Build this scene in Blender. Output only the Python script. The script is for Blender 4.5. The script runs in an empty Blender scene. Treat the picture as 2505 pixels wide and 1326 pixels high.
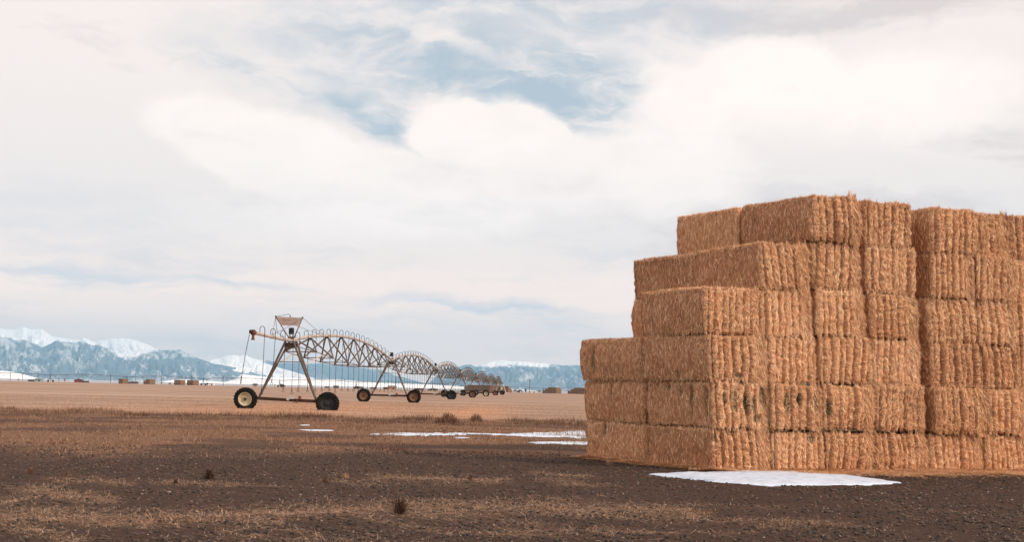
import bpy, math, random
import numpy as np
from mathutils import Matrix, Vector

SC = bpy.context.scene
COL = SC.collection
# ------------------------------------------------------------------ camera
FPX, CX, Y0, PHI, CAMH = 3479.0, 1252.5, 954.4, math.radians(1.3), 1.5
cam_d = bpy.data.cameras.new('camera')
cam = bpy.data.objects.new('camera', cam_d); COL.objects.link(cam)
cam_d.sensor_width = 36; cam_d.lens = 36 * FPX / 2505
cam_d.shift_y = (Y0 - 663) / 2505
cam_d.clip_start = 0.1; cam_d.clip_end = 200000
cp, sp = math.cos(PHI), math.sin(PHI)
cam.matrix_world = Matrix(((cp, -sp, 0, 0), (0, 0, -1, 0), (sp, cp, 0, CAMH), (0, 0, 0, 1)))
SC.camera = cam

# ------------------------------------------------------------------ view, sun
SC.view_settings.view_transform = 'Standard'
SC.view_settings.look = 'None'
SC.view_settings.gamma = 1
SC.view_settings.exposure = 0.0
SUN = Vector((0.80, -0.50, 0.50)).normalized()
sun_d = bpy.data.lights.new('sun', 'SUN')
sun_d.energy = 4.0; sun_d.angle = math.radians(3.0); sun_d.color = (1.0, 0.85, 0.70)
sun_o = bpy.data.objects.new('sun', sun_d); COL.objects.link(sun_o)
sun_o.rotation_euler = SUN.to_track_quat('Z', 'Y').to_euler()
sun_o.location = (60, -60, 60)

# ------------------------------------------------------------------ node helper
class NT:
    def __init__(s, tree):
        s.t = tree; s.n = tree.nodes; s.l = tree.links
    def new(s, typ, **kw):
        n = s.n.new(typ)
        for k, v in kw.items(): setattr(n, k, v)
        return n
    def put(s, sock, v):
        if isinstance(v, bpy.types.NodeSocket): s.l.new(v, sock)
        elif v is not None:
            if isinstance(v, (tuple, list)) and len(v) == 3 and len(sock.default_value) == 4: v = (*v, 1)
            sock.default_value = v
    def m(s, op, a, b=None, c=None, clamp=False):
        n = s.new('ShaderNodeMath', operation=op); n.use_clamp = clamp
        for i, v in enumerate((a, b, c)):
            if v is not None: s.put(n.inputs[i], v)
        return n.outputs[0]
    def vm(s, op, a, b=None):
        n = s.new('ShaderNodeVectorMath', operation=op)
        s.put(n.inputs[0], a)
        if b is not None: s.put(n.inputs[1], b)
        return n.outputs[0]
    def noise(s, vec, scale, detail=4, rough=0.5, dist=0.0, col=False):
        n = s.new('ShaderNodeTexNoise'); s.put(n.inputs['Vector'], vec)
        n.inputs['Scale'].default_value = scale; n.inputs['Detail'].default_value = detail
        n.inputs['Roughness'].default_value = rough; n.inputs['Distortion'].default_value = dist
        return n.outputs['Color' if col else 'Fac']
    def ramp(s, f, pts, interp='LINEAR'):
        n = s.new('ShaderNodeValToRGB'); n.color_ramp.interpolation = interp
        e = n.color_ramp.elements
        while len(e) < len(pts): e.new(0.5)
        for i, (p, c) in enumerate(pts):
            e[i].position = p
            if not isinstance(c, (tuple, list)): c = (c, c, c)
            e[i].color = (*c, 1)
        s.put(n.inputs[0], f); return n.outputs[0]
    def mix(s, f, a, b, typ='MIX'):
        n = s.new('ShaderNodeMix', data_type='RGBA', blend_type=typ)
        s.put(n.inputs[0], f); s.put(n.inputs[6], a); s.put(n.inputs[7], b); return n.outputs[2]
    def step(s, v, a, b):
        n = s.new('ShaderNodeMapRange', interpolation_type='SMOOTHSTEP'); s.put(n.inputs[0], v)
        n.inputs[1].default_value = a; n.inputs[2].default_value = b
        return n.outputs[0]
    def scale(s, vec, v):
        n = s.new('ShaderNodeMapping'); s.put(n.inputs[0], vec); n.inputs['Scale'].default_value = v
        return n.outputs[0]

# ------------------------------------------------------------------ world sky
def make_world():
    w = bpy.data.worlds.new('World'); SC.world = w; w.use_nodes = True
    t = NT(w.node_tree); t.n.clear()
    sky = t.new('ShaderNodeTexSky', sky_type='NISHITA'); sky.sun_disc = False
    sky.sun_elevation = math.asin(SUN.z); sky.sun_rotation = math.atan2(SUN.x, SUN.y)
    sky.air_density = 1.0; sky.dust_density = 1.5; sky.altitude = 2300
    bsky = t.new('ShaderNodeBackground'); t.l.new(sky.outputs[0], bsky.inputs[0]); bsky.inputs[1].default_value = 0.085
    tc = t.new('ShaderNodeTexCoord'); d = tc.outputs['Generated']
    sep = t.new('ShaderNodeSeparateXYZ'); t.l.new(d, sep.inputs[0])
    az = t.m('ARCTAN2', sep.outputs[0], sep.outputs[1])
    el = t.m('ARCSINE', sep.outputs[2])
    # cloud bank plane coordinates (clouds flatten towards the horizon)
    com = t.new('ShaderNodeCombineXYZ'); t.put(com.inputs[0], az); t.put(com.inputs[1], el)
    ae = com.outputs[0]
    wc = t.noise(ae, 9.0, 5, 0.55, col=True)
    warp = t.vm('ADD', ae, t.vm('MULTIPLY', t.vm('SUBTRACT', wc, (0.5, 0.5, 0.5)), (0.035, 0.028, 0)))
    wc2 = t.noise(t.scale(ae, (1, 1.6, 1)), 42.0, 5, 0.6, col=True)
    warp = t.vm('ADD', warp, t.vm('MULTIPLY', t.vm('SUBTRACT', wc2, (0.5, 0.5, 0.5)), (0.020, 0.013, 0)))
    def P(px, py):   # photograph direction -> (azimuth, elevation)
        r = (px - CX) / FPX; u = (Y0 - py) / FPX
        X = r * cp - u * sp; Z = r * sp + u * cp
        return math.atan2(X, 1), math.atan2(Z, math.hypot(X, 1))
    def ell(px, py, rx, ry, ang=0, hard=0.0, src=None):
        a, e = P(px, py)
        n = t.new('ShaderNodeMapping', vector_type='TEXTURE'); t.put(n.inputs[0], src or warp)
        n.inputs['Location'].default_value = (a, e, 0)
        n.inputs['Rotation'].default_value = (0, 0, math.radians(-ang))
        n.inputs['Scale'].default_value = (rx / FPX, ry / FPX, 1)
        ln = t.new('ShaderNodeVectorMath', operation='LENGTH'); t.l.new(n.outputs[0], ln.inputs[0])
        return t.step(ln.outputs['Value'], 1.0, hard)
    def add(*v):
        o = v[0]
        for q in v[1:]: o = t.m('ADD', o, q)
        return o
    def mx(*v):
        o = v[0]
        for q in v[1:]: o = t.m('MAXIMUM', o, q)
        return o
    S = t.m
    streak = t.noise(t.scale(warp, (1.0, 3.2, 1)), 11.0, 6, 0.6, 0.3)
    # rotated streaks for the high veil
    rot = t.new('ShaderNodeMapping'); t.put(rot.inputs[0], warp); rot.inputs['Rotation'].default_value = (0, 0, math.radians(22)); rot.inputs['Scale'].default_value = (1, 3.0, 1)
    veil = t.noise(rot.outputs[0], 16.0, 7, 0.6, 0.5)
    # blue opening
    blue = mx(S('MULTIPLY', ell(1150, 170, 640, 190, 14, 0.15), 0.9), S('MULTIPLY', ell(930, 290, 280, 75, 22, 0.3), 1.0),
              S('MULTIPLY', ell(1390, 215, 290, 150, 10, 0.4), 1.0), S('MULTIPLY', ell(720, 190, 420, 105, 16, 0.1), 0.75))
    blue = S('MAXIMUM', blue, S('MULTIPLY', ell(1250, 10, 800, 90, 4, 0.0), 0.55))
    # bright cumulus with hard upper edges
    cum = mx(ell(1160, 330, 215, 108, 2, 0.72), ell(1290, 350, 190, 108, 25, 0.7), ell(1330, 420, 340, 130, 0, 0.6), ell(700, 395, 380, 120, 17, 0.72), ell(1000, 480, 420, 140, 5, 0.6),
             ell(1740, 240, 260, 130, -10, 0.55), ell(1900, 195, 250, 125, 4, 0.7), ell(2200, 240, 420, 150, 3, 0.45), ell(1600, 420, 330, 170, 0, 0.5))
    tongue = mx(ell(640, 130, 340, 55, 20, 0.1), ell(1080, 100, 260, 32, 17, 0.1))
    veilm = t.step(veil, 0.38, 0.66)
    gap = S('MULTIPLY', blue, S('SUBTRACT', 1.0, cum))
    gap = S('MULTIPLY', gap, S('SUBTRACT', 1.0, S('MULTIPLY', tongue, 0.8)))
    gap = S('MULTIPLY', gap, S('SUBTRACT', 1.0, S('MULTIPLY', veilm, 0.85)))
    # low band of bluish grey strata near the horizon
    low = mx(S('MULTIPLY', ell(150, 660, 520, 34, 3, 0.0), 0.75), S('MULTIPLY', ell(560, 690, 300, 16, 2, 0.0), 0.7), S('MULTIPLY', ell(1200, 745, 480, 24, 2, 0.0), 0.75),
             S('MULTIPLY', ell(1300, 770, 300, 18, 0, 0.0), 0.5), S('MULTIPLY', ell(900, 760, 900, 60, 1, 0.0), 0.25))
    lown = t.step(t.noise(t.scale(warp, (1.0, 9.0, 1)), 9.0, 5, 0.6), 0.32, 0.6)
    low = S('MULTIPLY', low, lown)
    # a generic broken pattern for the rest of the sphere, away from the framed sky
    gen = t.step(t.noise(t.scale(d, (1, 1, 2.2)), 2.4, 7, 0.55, 0.4), 0.50, 0.72)
    outside = t.step(S('ABSOLUTE', az), 0.42, 0.8)
    outside = S('MAXIMUM', outside, t.step(el, 0.32, 0.5))
    gap = S('MAXIMUM', gap, S('MULTIPLY', S('MULTIPLY', gen, outside), 0.8), clamp=True)
    # cloud colour: white parts, greyish pink undersides
    grey = mx(S('MULTIPLY', ell(1250, 440, 620, 75, 3, 0.0), 0.8), S('MULTIPLY', ell(1900, 560, 900, 230, 0, 0.0), 0.9), S('MULTIPLY', ell(2450, 330, 420, 150, 0, 0.0), 0.75),
              S('MULTIPLY', ell(560, 350, 200, 30, 8, 0.0), 0.5), S('MULTIPLY', ell(2000, 20, 1150, 120, 2, 0.0), 1.0), S('MULTIPLY', ell(300, 90, 600, 130, 5, 0.0), 0.5),
              S('MULTIPLY', ell(500, 480, 500, 90, 5, 0.0), 0.45), S('MULTIPLY', ell(1640, 350, 300, 90, 20, 0.0), 0.25), S('MULTIPLY', ell(300, 640, 800, 80, 2, 0.0), 0.5), 
              S('MULTIPLY', ell(1300, 700, 700, 50, 0, 0.0), 0.5))
    grey = S('ADD', S('MULTIPLY', grey, t.ramp(streak, [(0.3, 0.55), (0.7, 1.25)])), S('MULTIPLY', t.step(streak, 0.42, 0.72), 0.30), clamp=True)
    white = mx(S('MULTIPLY', cum, 0.9), ell(900, 540, 650, 110, 0, 0.0), ell(1850, 230, 700, 170, 4, 0.0))
    bil = t.noise(t.scale(warp, (1, 1.7, 1)), 13.0, 7, 0.62, 0.3)
    grey = S('MULTIPLY', grey, S('SUBTRACT', 1.0, S('MULTIPLY', S('MULTIPLY', white, t.ramp(bil, [(0.34, 0.45), (0.58, 1.0)])), 0.85)))
    grey = S('MAXIMUM', grey, S('MULTIPLY', S('SUBTRACT', 1.0, S('MULTIPLY', white, t.ramp(bil, [(0.34, 0.55), (0.58, 1.0)]))), 0.42))
    c = t.mix(grey, (1.13, 1.0, 0.92), (0.76, 0.665, 0.632))
    c = t.mix(S('MULTIPLY', t.step(el, 0.12, 0.03), 0.95), c, (1.62, 1.15, 0.88))
    lil = mx(ell(1350, 20, 1000, 130, 3, 0.0), ell(900, 130, 620, 110, 12, 0.0), S('MULTIPLY', ell(1500, 60, 500, 100, 10, 0.0), 0.9))
    lil = S('MULTIPLY', S('MULTIPLY', lil, t.ramp(veil, [(0.35, 1.0), (0.65, 0.25)])), S('SUBTRACT', 1.0, S('MULTIPLY', cum, 0.9)))
    c = t.mix(S('MULTIPLY', lil, 0.9), c, (0.60, 0.615, 0.67))
    strat = S('MULTIPLY', S('MULTIPLY', t.step(t.noise(t.scale(warp, (1, 6, 1)), 5.0, 6, 0.6), 0.46, 0.66), t.step(el, 0.19, 0.06)), 0.42)
    c = t.mix(strat, c, (0.70, 0.68, 0.70))
    c = t.mix(low, c, (0.70, 0.71, 0.75))
    # thin cloud in front of the clear gap keeps it pale
    c = t.mix(S('MULTIPLY', gap, 0.9, clamp=True), c, (0.52, 0.61, 0.665))
    # unseen sky overhead and behind is boosted as added fill light
    br = S('MULTIPLY_ADD', outside, 0.28, 1.0)
    brc = t.new('ShaderNodeCombineXYZ'); [t.put(brc.inputs[i_], br) for i_ in range(3)]
    c = t.vm('MULTIPLY', c, brc.outputs[0])
    # below the horizon: plain ground-like tone
    c = t.mix(t.step(el, -0.004, -0.05), c, (0.25, 0.2, 0.17))
    bcl = t.new('ShaderNodeBackground'); t.put(bcl.inputs[0], c); bcl.inputs[1].default_value = 1.09
    ms = t.new('ShaderNodeMixShader'); t.put(ms.inputs[0], S('MULTIPLY', gap, 0.25))
    t.l.new(bcl.outputs[0], ms.inputs[1]); t.l.new(bsky.outputs[0], ms.inputs[2])
    out = t.new('ShaderNodeOutputWorld'); t.l.new(ms.outputs[0], out.inputs[0])
    w.cycles.sampling_method = 'MANUAL'; w.cycles.sample_map_resolution = 512
make_world()

# ------------------------------------------------------------------ placing helpers
def ray(px, py):
    r = (px - CX) / FPX; u = (Y0 - py) / FPX
    return r * cp - u * sp, r * sp + u * cp          # X/Y , Z/Y
def gp(px, py):
    a, b = ray(px, py); Y = -CAMH / b
    return a * Y, Y
def at(px, py, Y):
    a, b = ray(px, py); return a * Y, Y, CAMH + b * Y
def gx(px, Y):                                        # ground x at depth Y in pixel column px
    u = (CAMH / Y)                                    # approx. drop
    r = (px - CX) / FPX
    return (r + u * sp) * Y / cp
def hor(px): return Y0 + (px - CX) * math.tan(PHI)

# ------------------------------------------------------------------ numpy noise
_rs = np.random.RandomState(7); _T = _rs.rand(256, 256).astype(np.float32)
def vnoise(x, y, seed=0):
    x = np.asarray(x, float) + seed * 17.31; y = np.asarray(y, float) + seed * 9.77
    xi = np.floor(x).astype(int); yi = np.floor(y).astype(int); fx = x - xi; fy = y - yi
    fx = fx * fx * (3 - 2 * fx); fy = fy * fy * (3 - 2 * fy)
    a = _T[xi & 255, yi & 255]; b = _T[(xi + 1) & 255, yi & 255]; c = _T[xi & 255, (yi + 1) & 255]; d = _T[(xi + 1) & 255, (yi + 1) & 255]
    return (a * (1 - fx) + b * fx) * (1 - fy) + (c * (1 - fx) + d * fx) * fy
def fbm(x, y, seed=0, oct=4, gain=0.5):
    s = 0; a = 1; tot = 0
    for o in range(oct):
        s = s + a * vnoise(x * 2 ** o, y * 2 ** o, seed + o * 3); tot += a; a *= gain
    return s / tot
def sstep(v, a, b):
    q = np.clip((v - a) / (b - a), 0, 1); return q * q * (3 - 2 * q)

# ------------------------------------------------------------------ mesh helpers
def raw_mesh(name, verts, faces, mat=None, smooth=True, attr=None, parent=None, loc=None):
    """verts (n,3) array, faces (m,4) or (m,3) array."""
    me = bpy.data.meshes.new(name)
    v = np.asarray(verts, np.float32); f = np.asarray(faces, np.int32)
    me.vertices.add(len(v)); me.vertices.foreach_set('co', v.ravel())
    k = f.shape[1]
    me.loops.add(f.size); me.loops.foreach_set('vertex_index', f.ravel())
    me.polygons.add(len(f)); me.polygons.foreach_set('loop_start', np.arange(0, f.size, k, dtype=np.int32))
    if smooth: me.polygons.foreach_set('use_smooth', np.ones(len(f), bool))
    me.update(calc_edges=True)
    if attr:
        for an, arr in attr.items():
            a = me.attributes.new(an, 'FLOAT_COLOR', 'POINT')
            arr = np.asarray(arr, np.float32)
            if arr.ndim == 1: arr = np.stack([arr] * 3, 1)
            if arr.shape[1] == 3: arr = np.concatenate([arr, np.ones((len(arr), 1), np.float32)], 1)
            a.data.foreach_set('color', arr.ravel())
    if mat: me.materials.append(mat)
    o = bpy.data.objects.new(name, me); COL.objects.link(o)
    if parent: o.parent = parent
    if loc is not None: o.location = loc
    return o
def grid_faces(nr, nc, off=0):
    i = np.arange(nr - 1)[:, None] * nc + np.arange(nc - 1)[None, :] + off
    return np.stack([i, i + 1, i + nc + 1, i + nc], -1).reshape(-1, 4)

class MB:
    def __init__(s): s.v = []; s.f = []
    def add(s, vs, fs):
        b = len(s.v); s.v += [tuple(q) for q in vs]; s.f += [tuple(i + b for i in f) for f in fs]
    def box(s, c, size, M=None, taper=1.0):
        hx, hy, hz = size[0] / 2, size[1] / 2, size[2] / 2
        vs = []
        for z in (-1, 1):
            k = taper if z > 0 else 1
            for x, y in ((-1, -1), (1, -1), (1, 1), (-1, 1)): vs.append(Vector((x * hx * k, y * hy * k, z * hz)))
        if M: vs = [M @ q for q in vs]
        s.add([q + Vector(c) for q in vs], [(3, 2, 1, 0), (4, 5, 6, 7), (0, 1, 5, 4), (1, 2, 6, 5), (2, 3, 7, 6), (3, 0, 4, 7)])
    def tube(s, pts, r, n=8, caps=True):
        pts = [Vector(p) for p in pts]; rs = r if isinstance(r, (list, tuple)) else [r] * len(pts)
        t0 = (pts[1] - pts[0]).normalized(); up = Vector((0, 0, 1)) if abs(t0.z) < 0.9 else Vector((0, 1, 0))
        a = t0.cross(up).normalized(); vs = []; m = len(pts)
        for i, p in enumerate(pts):
            tt = (pts[min(i + 1, m - 1)] - pts[max(i - 1, 0)]).normalized()
            a = (a - tt * a.dot(tt)).normalized(); b = tt.cross(a)
            for k in range(n):
                w = 2 * math.pi * k / n; vs.append(p + (a * math.cos(w) + b * math.sin(w)) * rs[i])
        fs = [(i * n + k, i * n + (k + 1) % n, (i + 1) * n + (k + 1) % n, (i + 1) * n + k) for i in range(m - 1) for k in range(n)]
        if caps: fs += [tuple(reversed(range(n))), tuple(range((m - 1) * n, m * n))]
        s.add(vs, fs)
    def lathe(s, prof, axis='y', n=32, c=(0, 0, 0), closed=False):
        vs = []
        for (r, h) in prof:
            for k in range(n):
                w = 2 * math.pi * k / n; p = (r * math.cos(w), h, r * math.sin(w)) if axis == 'y' else (r * math.cos(w), r * math.sin(w), h)
                vs.append(Vector(p) + Vector(c))
        m = len(prof)
        fs = [(i * n + k, i * n + (k + 1) % n, (i + 1) * n + (k + 1) % n, (i + 1) * n + k) for i in range(m - 1) for k in range(n)]
        s.add(vs, fs)
    def build(s, name, mat, parent=None, loc=None, smooth=True):
        me = bpy.data.meshes.new(name); me.from_pydata([tuple(q) for q in s.v], [], s.f)
        me.update()
        if smooth:
            me.shade_smooth(); me.set_sharp_from_angle(angle=math.radians(38))
        me.materials.append(mat)
        o = bpy.data.objects.new(name, me); COL.objects.link(o)
        if parent: o.parent = parent
        if loc is not None: o.location = loc
        return o
def tag(o, label=None, cat=None, group=None, kind=None):
    if label: o['label'] = label
    if cat: o['category'] = cat
    if group: o['group'] = group
    if kind: o['kind'] = kind
    return o
def empty(name, loc, rz=0.0):
    o = bpy.data.objects.new(name, None); COL.objects.link(o); o.location = loc; o.rotation_euler = (0, 0, rz)
    o.empty_display_size = 0.3; return o
def copy_tree(o, parent=None):
    c = o.copy(); COL.objects.link(c)
    if parent: c.parent = parent
    for ch in list(o.children): copy_tree(ch, c)
    return c

# ------------------------------------------------------------------ materials
def mat(name, fn):
    m = bpy.data.materials.new(name); m.use_nodes = True
    t = NT(m.node_tree); b = t.n['Principled BSDF']
    fn(t, b); return m
def simple(name, col, rough=0.7, metal=0.0, var=0.25, scale=6.0, dirt=None, bump=0.0):
    def fn(t, b):
        tc = t.new('ShaderNodeTexCoord'); v = tc.outputs['Object']
        n = t.noise(v, scale, 5, 0.6)
        c = t.mix(t.step(n, 0.3, 0.7), tuple(x * (1 - var) for x in col), tuple(min(1, x * (1 + var)) for x in col))
        if dirt:
            n2 = t.noise(v, scale * 0.6, 6, 0.65); c = t.mix(t.step(n2, 0.5, 0.68), c, dirt)
        t.put(b.inputs['Base Color'], c); b.inputs['Roughness'].default_value = rough; b.inputs['Metallic'].default_value = metal; b.inputs['Specular IOR Level'].default_value = 0.12 if max(col) < 0.05 else 0.3
        if bump:
            bp = t.new('ShaderNodeBump'); bp.inputs['Strength'].default_value = bump; bp.inputs['Distance'].default_value = 0.01
            t.put(bp.inputs['Height'], t.noise(v, scale * 8, 4, 0.6)); t.l.new(bp.outputs[0], b.inputs['Normal'])
    return mat(name, fn)
M = {}
M['pipe'] = simple('galvanised_pipe', (0.36, 0.325, 0.30), 0.5, 0.1, 0.15, 1.4, (0.26, 0.20, 0.165))
M['galv'] = simple('weathered_steel', (0.092, 0.078, 0.069), 0.6, 0.1, 0.25, 2.0, (0.085, 0.055, 0.042))
M['galv_light'] = simple('pale_steel', (0.50, 0.42, 0.36), 0.5, 0.2, 0.15, 2.0)
M['beam'] = simple('rusty_beam', (0.075, 0.045, 0.027), 0.8, 0.1, 0.4, 1.5, (0.04, 0.025, 0.02))
M['dark'] = simple('dark_steel', (0.035, 0.026, 0.022), 0.6, 0.2, 0.3, 3)
M['black'] = simple('black_plastic', (0.012, 0.012, 0.014), 0.45, 0, 0.2, 3)
M['rust'] = simple('rust_red', (0.11, 0.04, 0.026), 0.8, 0, 0.3, 5)
M['hose'] = simple('black_hose', (0.04, 0.036, 0.034), 0.6, 0, 0.2, 3)
M['gooseneck'] = simple('gooseneck_steel', (0.16, 0.13, 0.12), 0.5, 0.4, 0.2, 3)
M['tyre'] = simple('tyre_rubber', (0.009, 0.008, 0.0075), 0.9, 0, 0.35, 4, (0.022, 0.017, 0.014), 0.3)
M['rim_cream'] = simple('cream_rim', (0.40, 0.35, 0.25), 0.5, 0, 0.12, 3, (0.26, 0.19, 0.11))
M['rim_dark'] = simple('grey_rim', (0.025, 0.028, 0.028), 0.5, 0.1, 0.25, 3, (0.045, 0.045, 0.042))
M['rim_orange'] = simple('rust_yellow_rim', (0.17, 0.085, 0.04), 0.6, 0, 0.25, 3, (0.08, 0.04, 0.02))
M['motor'] = simple('motor_grey', (0.36, 0.36, 0.35), 0.5, 0.2, 0.15, 5)
M['sign'] = simple('faded_sign', (0.31, 0.275, 0.26), 0.7, 0, 0.06, 2.5, (0.29, 0.235, 0.22))
M['letter'] = simple('faded_red_paint', (0.27, 0.165, 0.14), 0.8, 0, 0.3, 4)
M['pole'] = simple('pole_wood', (0.06, 0.045, 0.035), 0.9, 0, 0.3, 2)

def straw_mat(name, c0, c1, c2, green=True):
    def fn(t, b):
        at_ = t.new('ShaderNodeAttribute', attribute_name='tint'); sp_ = t.new('ShaderNodeSeparateColor'); t.l.new(at_.outputs['Color'], sp_.inputs[0])
        g = t.new('ShaderNodeNewGeometry')
        v = g.outputs['Position']
        n = t.noise(v, 22.0, 5, 0.7)
        fib = t.noise(t.scale(v, (1, 1, 0.25)), 90.0, 3, 0.6)
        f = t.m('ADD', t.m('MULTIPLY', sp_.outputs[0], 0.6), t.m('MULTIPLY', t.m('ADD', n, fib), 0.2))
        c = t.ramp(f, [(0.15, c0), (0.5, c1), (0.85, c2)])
        big = t.noise(v, 0.9, 3, 0.5)
        c = t.mix(t.m('MULTIPLY', t.step(big, 0.42, 0.7), 0.35), c, t.mix(1.0, c, (0.92, 0.80, 0.68), 'MULTIPLY'))
        c = t.mix(sp_.outputs[1], c, (0.055, 0.062, 0.026))
        t.put(b.inputs['Base Color'], c); b.inputs['Roughness'].default_value = 0.55
        b.inputs['Specular IOR Level'].default_value = 0.22
        bp = t.new('ShaderNodeBump'); bp.inputs['Strength'].default_value = 0.55; bp.inputs['Distance'].default_value = 0.02
        t.put(bp.inputs['Height'], t.m('ADD', n, fib)); t.l.new(bp.outputs[0], b.inputs['Normal'])
    return mat(name, fn)
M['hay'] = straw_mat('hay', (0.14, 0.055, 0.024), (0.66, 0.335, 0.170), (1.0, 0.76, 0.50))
M['straw'] = straw_mat('straw_litter', (0.11, 0.058, 0.033), (0.30, 0.17, 0.10), (0.58, 0.38, 0.25))
M['grass'] = straw_mat('dry_grass', (0.045, 0.021, 0.013), (0.16, 0.085, 0.050), (0.42, 0.265, 0.175))
M['stub'] = straw_mat('cut_stubble', (0.15, 0.09, 0.06), (0.29, 0.19, 0.133), (0.44, 0.31, 0.22))
M['weed'] = straw_mat('dry_weed', (0.03, 0.016, 0.010), (0.085, 0.044, 0.026), (0.20, 0.11, 0.065))

def m_soil(t, b):
    g = t.new('ShaderNodeNewGeometry'); v = g.outputs['Position']
    a = t.new('ShaderNodeAttribute', attribute_name='cover_glow'); s_ = t.new('ShaderNodeSeparateColor'); t.l.new(a.outputs['Color'], s_.inputs[0])
    n1 = t.noise(v, 1.1, 5, 0.6); n2 = t.noise(v, 14, 6, 0.7); n3 = t.noise(v, 60, 4, 0.7)
    c = t.ramp(n2, [(0.3, (0.020, 0.0105, 0.0075)), (0.5, (0.048, 0.0245, 0.0158)), (0.7, (0.094, 0.050, 0.032))])
    c = t.mix(t.m('MULTIPLY', t.step(n1, 0.35, 0.7), 0.5), c, (0.030, 0.0165, 0.0115))
    vo = t.new('ShaderNodeTexVoronoi'); t.put(vo.inputs['Vector'], v); vo.inputs['Scale'].default_value = 38
    speck = t.m('MULTIPLY', t.step(vo.outputs['Distance'], 0.22, 0.10), t.step(t.noise(v, 21, 2, 0.5), 0.50, 0.62))
    c = t.mix(t.m('MULTIPLY', speck, 0.55), c, (0.24, 0.17, 0.14))
    st = t.noise(t.scale(v, (0.5, 1.6, 1)), 45, 4, 0.75)
    sf = t.m('MULTIPLY', t.m('MULTIPLY', s_.outputs[0], 0.7), t.step(st, 0.45, 0.62), clamp=True)
    c = t.mix(sf, c, t.ramp(n3, [(0.3, (0.19, 0.105, 0.058)), (0.7, (0.42, 0.255, 0.15))]))
    c = t.mix(t.m('MULTIPLY', s_.outputs[1], 0.9), c, t.ramp(n2, [(0.3, (0.055, 0.028, 0.018)), (0.5, (0.16, 0.08, 0.045)), (0.7, (0.32, 0.18, 0.105))]))
    t.put(b.inputs['Base Color'], c); b.inputs['Roughness'].default_value = 0.95; b.inputs['Specular IOR Level'].default_value = 0.15
    bp = t.new('ShaderNodeBump'); bp.inputs['Strength'].default_value = 0.8; bp.inputs['Distance'].default_value = 0.03
    t.put(bp.inputs['Height'], t.m('ADD', n2, t.m('MULTIPLY', n3, 0.5))); t.l.new(bp.outputs[0], b.inputs['Normal'])
M['soil'] = mat('soil', m_soil)
def m_field(t, b):
    g = t.new('ShaderNodeNewGeometry'); v = g.outputs['Position']
    a = t.new('ShaderNodeAttribute', attribute_name='cover_glow'); s_ = t.new('ShaderNodeSeparateColor'); t.l.new(a.outputs['Color'], s_.inputs[0])
    n1 = t.noise(t.scale(v, (0.06, 0.5, 1)), 0.6, 5, 0.6); n2 = t.noise(t.scale(v, (0.12, 1, 1)), 1.2, 6, 0.65); n3 = t.noise(t.scale(v, (1, 0.6, 1)), 9, 4, 0.7)
    c = t.ramp(n3, [(0.28, (0.20, 0.125, 0.088)), (0.5, (0.31, 0.21, 0.155)), (0.72, (0.43, 0.30, 0.225))])
    c = t.mix(t.m('MULTIPLY', t.step(n1, 0.5, 0.68), 0.45), c, (0.24, 0.145, 0.10))
    c = t.mix(t.m('MULTIPLY', t.step(n2, 0.58, 0.70), 0.6), c, (0.16, 0.10, 0.072))
    for sc_, lo in (((0.006, 0.055, 1), 0.52), ((0.0022, 0.016, 1), 0.53), ((0.02, 0.16, 1), 0.54)):
        nn_ = t.noise(t.scale(v, sc_), 1.0, 7, 0.78)
        c = t.mix(t.m('MULTIPLY', t.step(nn_, lo, lo + 0.05), 0.7), c, (0.17, 0.105, 0.078))
        c = t.mix(t.m('MULTIPLY', t.step(nn_, 0.45, 0.36), 0.35), c, (0.50, 0.35, 0.26))
    c = t.mix(s_.outputs[0], c, (0.52, 0.24, 0.115))  # orange sun glow put into the stubble colour
    t.put(b.inputs['Base Color'], c); b.inputs['Roughness'].default_value = 0.95; b.inputs['Specular IOR Level'].default_value = 0.1
    bp = t.new('ShaderNodeBump'); bp.inputs['Strength'].default_value = 0.5; bp.inputs['Distance'].default_value = 0.06
    t.put(bp.inputs['Height'], n3); t.l.new(bp.outputs[0], b.inputs['Normal'])
M['field'] = mat('stubble', m_field)
def m_plain(t, b):
    g = t.new('ShaderNodeNewGeometry'); v = g.outputs['Position']
    n1 = t.noise(t.scale(v, (0.004, 0.012, 1)), 1.0, 6, 0.65)
    c = t.ramp(n1, [(0.40, (0.22, 0.19, 0.18)), (0.52, (0.26, 0.27, 0.30)), (0.68, (0.62, 0.62, 0.65))])
    t.put(b.inputs['Base Color'], c); b.inputs['Roughness'].default_value = 0.9
M['plain'] = mat('snow_dusted_plain', m_plain)
def m_mount(t, b):
    g = t.new('ShaderNodeNewGeometry'); v = g.outputs['Position']
    a = t.new('ShaderNodeAttribute', attribute_name='snow'); s_ = t.new('ShaderNodeSeparateColor'); t.l.new(a.outputs['Color'], s_.inputs[0])
    n = t.noise(t.scale(v, (1, 1, 1)), 0.011, 6, 0.75)
    f = t.m('ADD', s_.outputs[0], t.m('MULTIPLY', t.m('SUBTRACT', n, 0.5), 0.4))
    c = t.mix(t.step(f, 0.22, 0.70), t.ramp(n, [(0.35, (0.08, 0.10, 0.115)), (0.65, (0.16, 0.175, 0.185))]), (0.93, 0.90, 0.88))
    t.put(b.inputs['Base Color'], c); b.inputs['Roughness'].default_value = 0.95; b.inputs['Specular IOR Level'].default_value = 0.1
M['mount'] = mat('mountain', m_mount)
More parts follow.
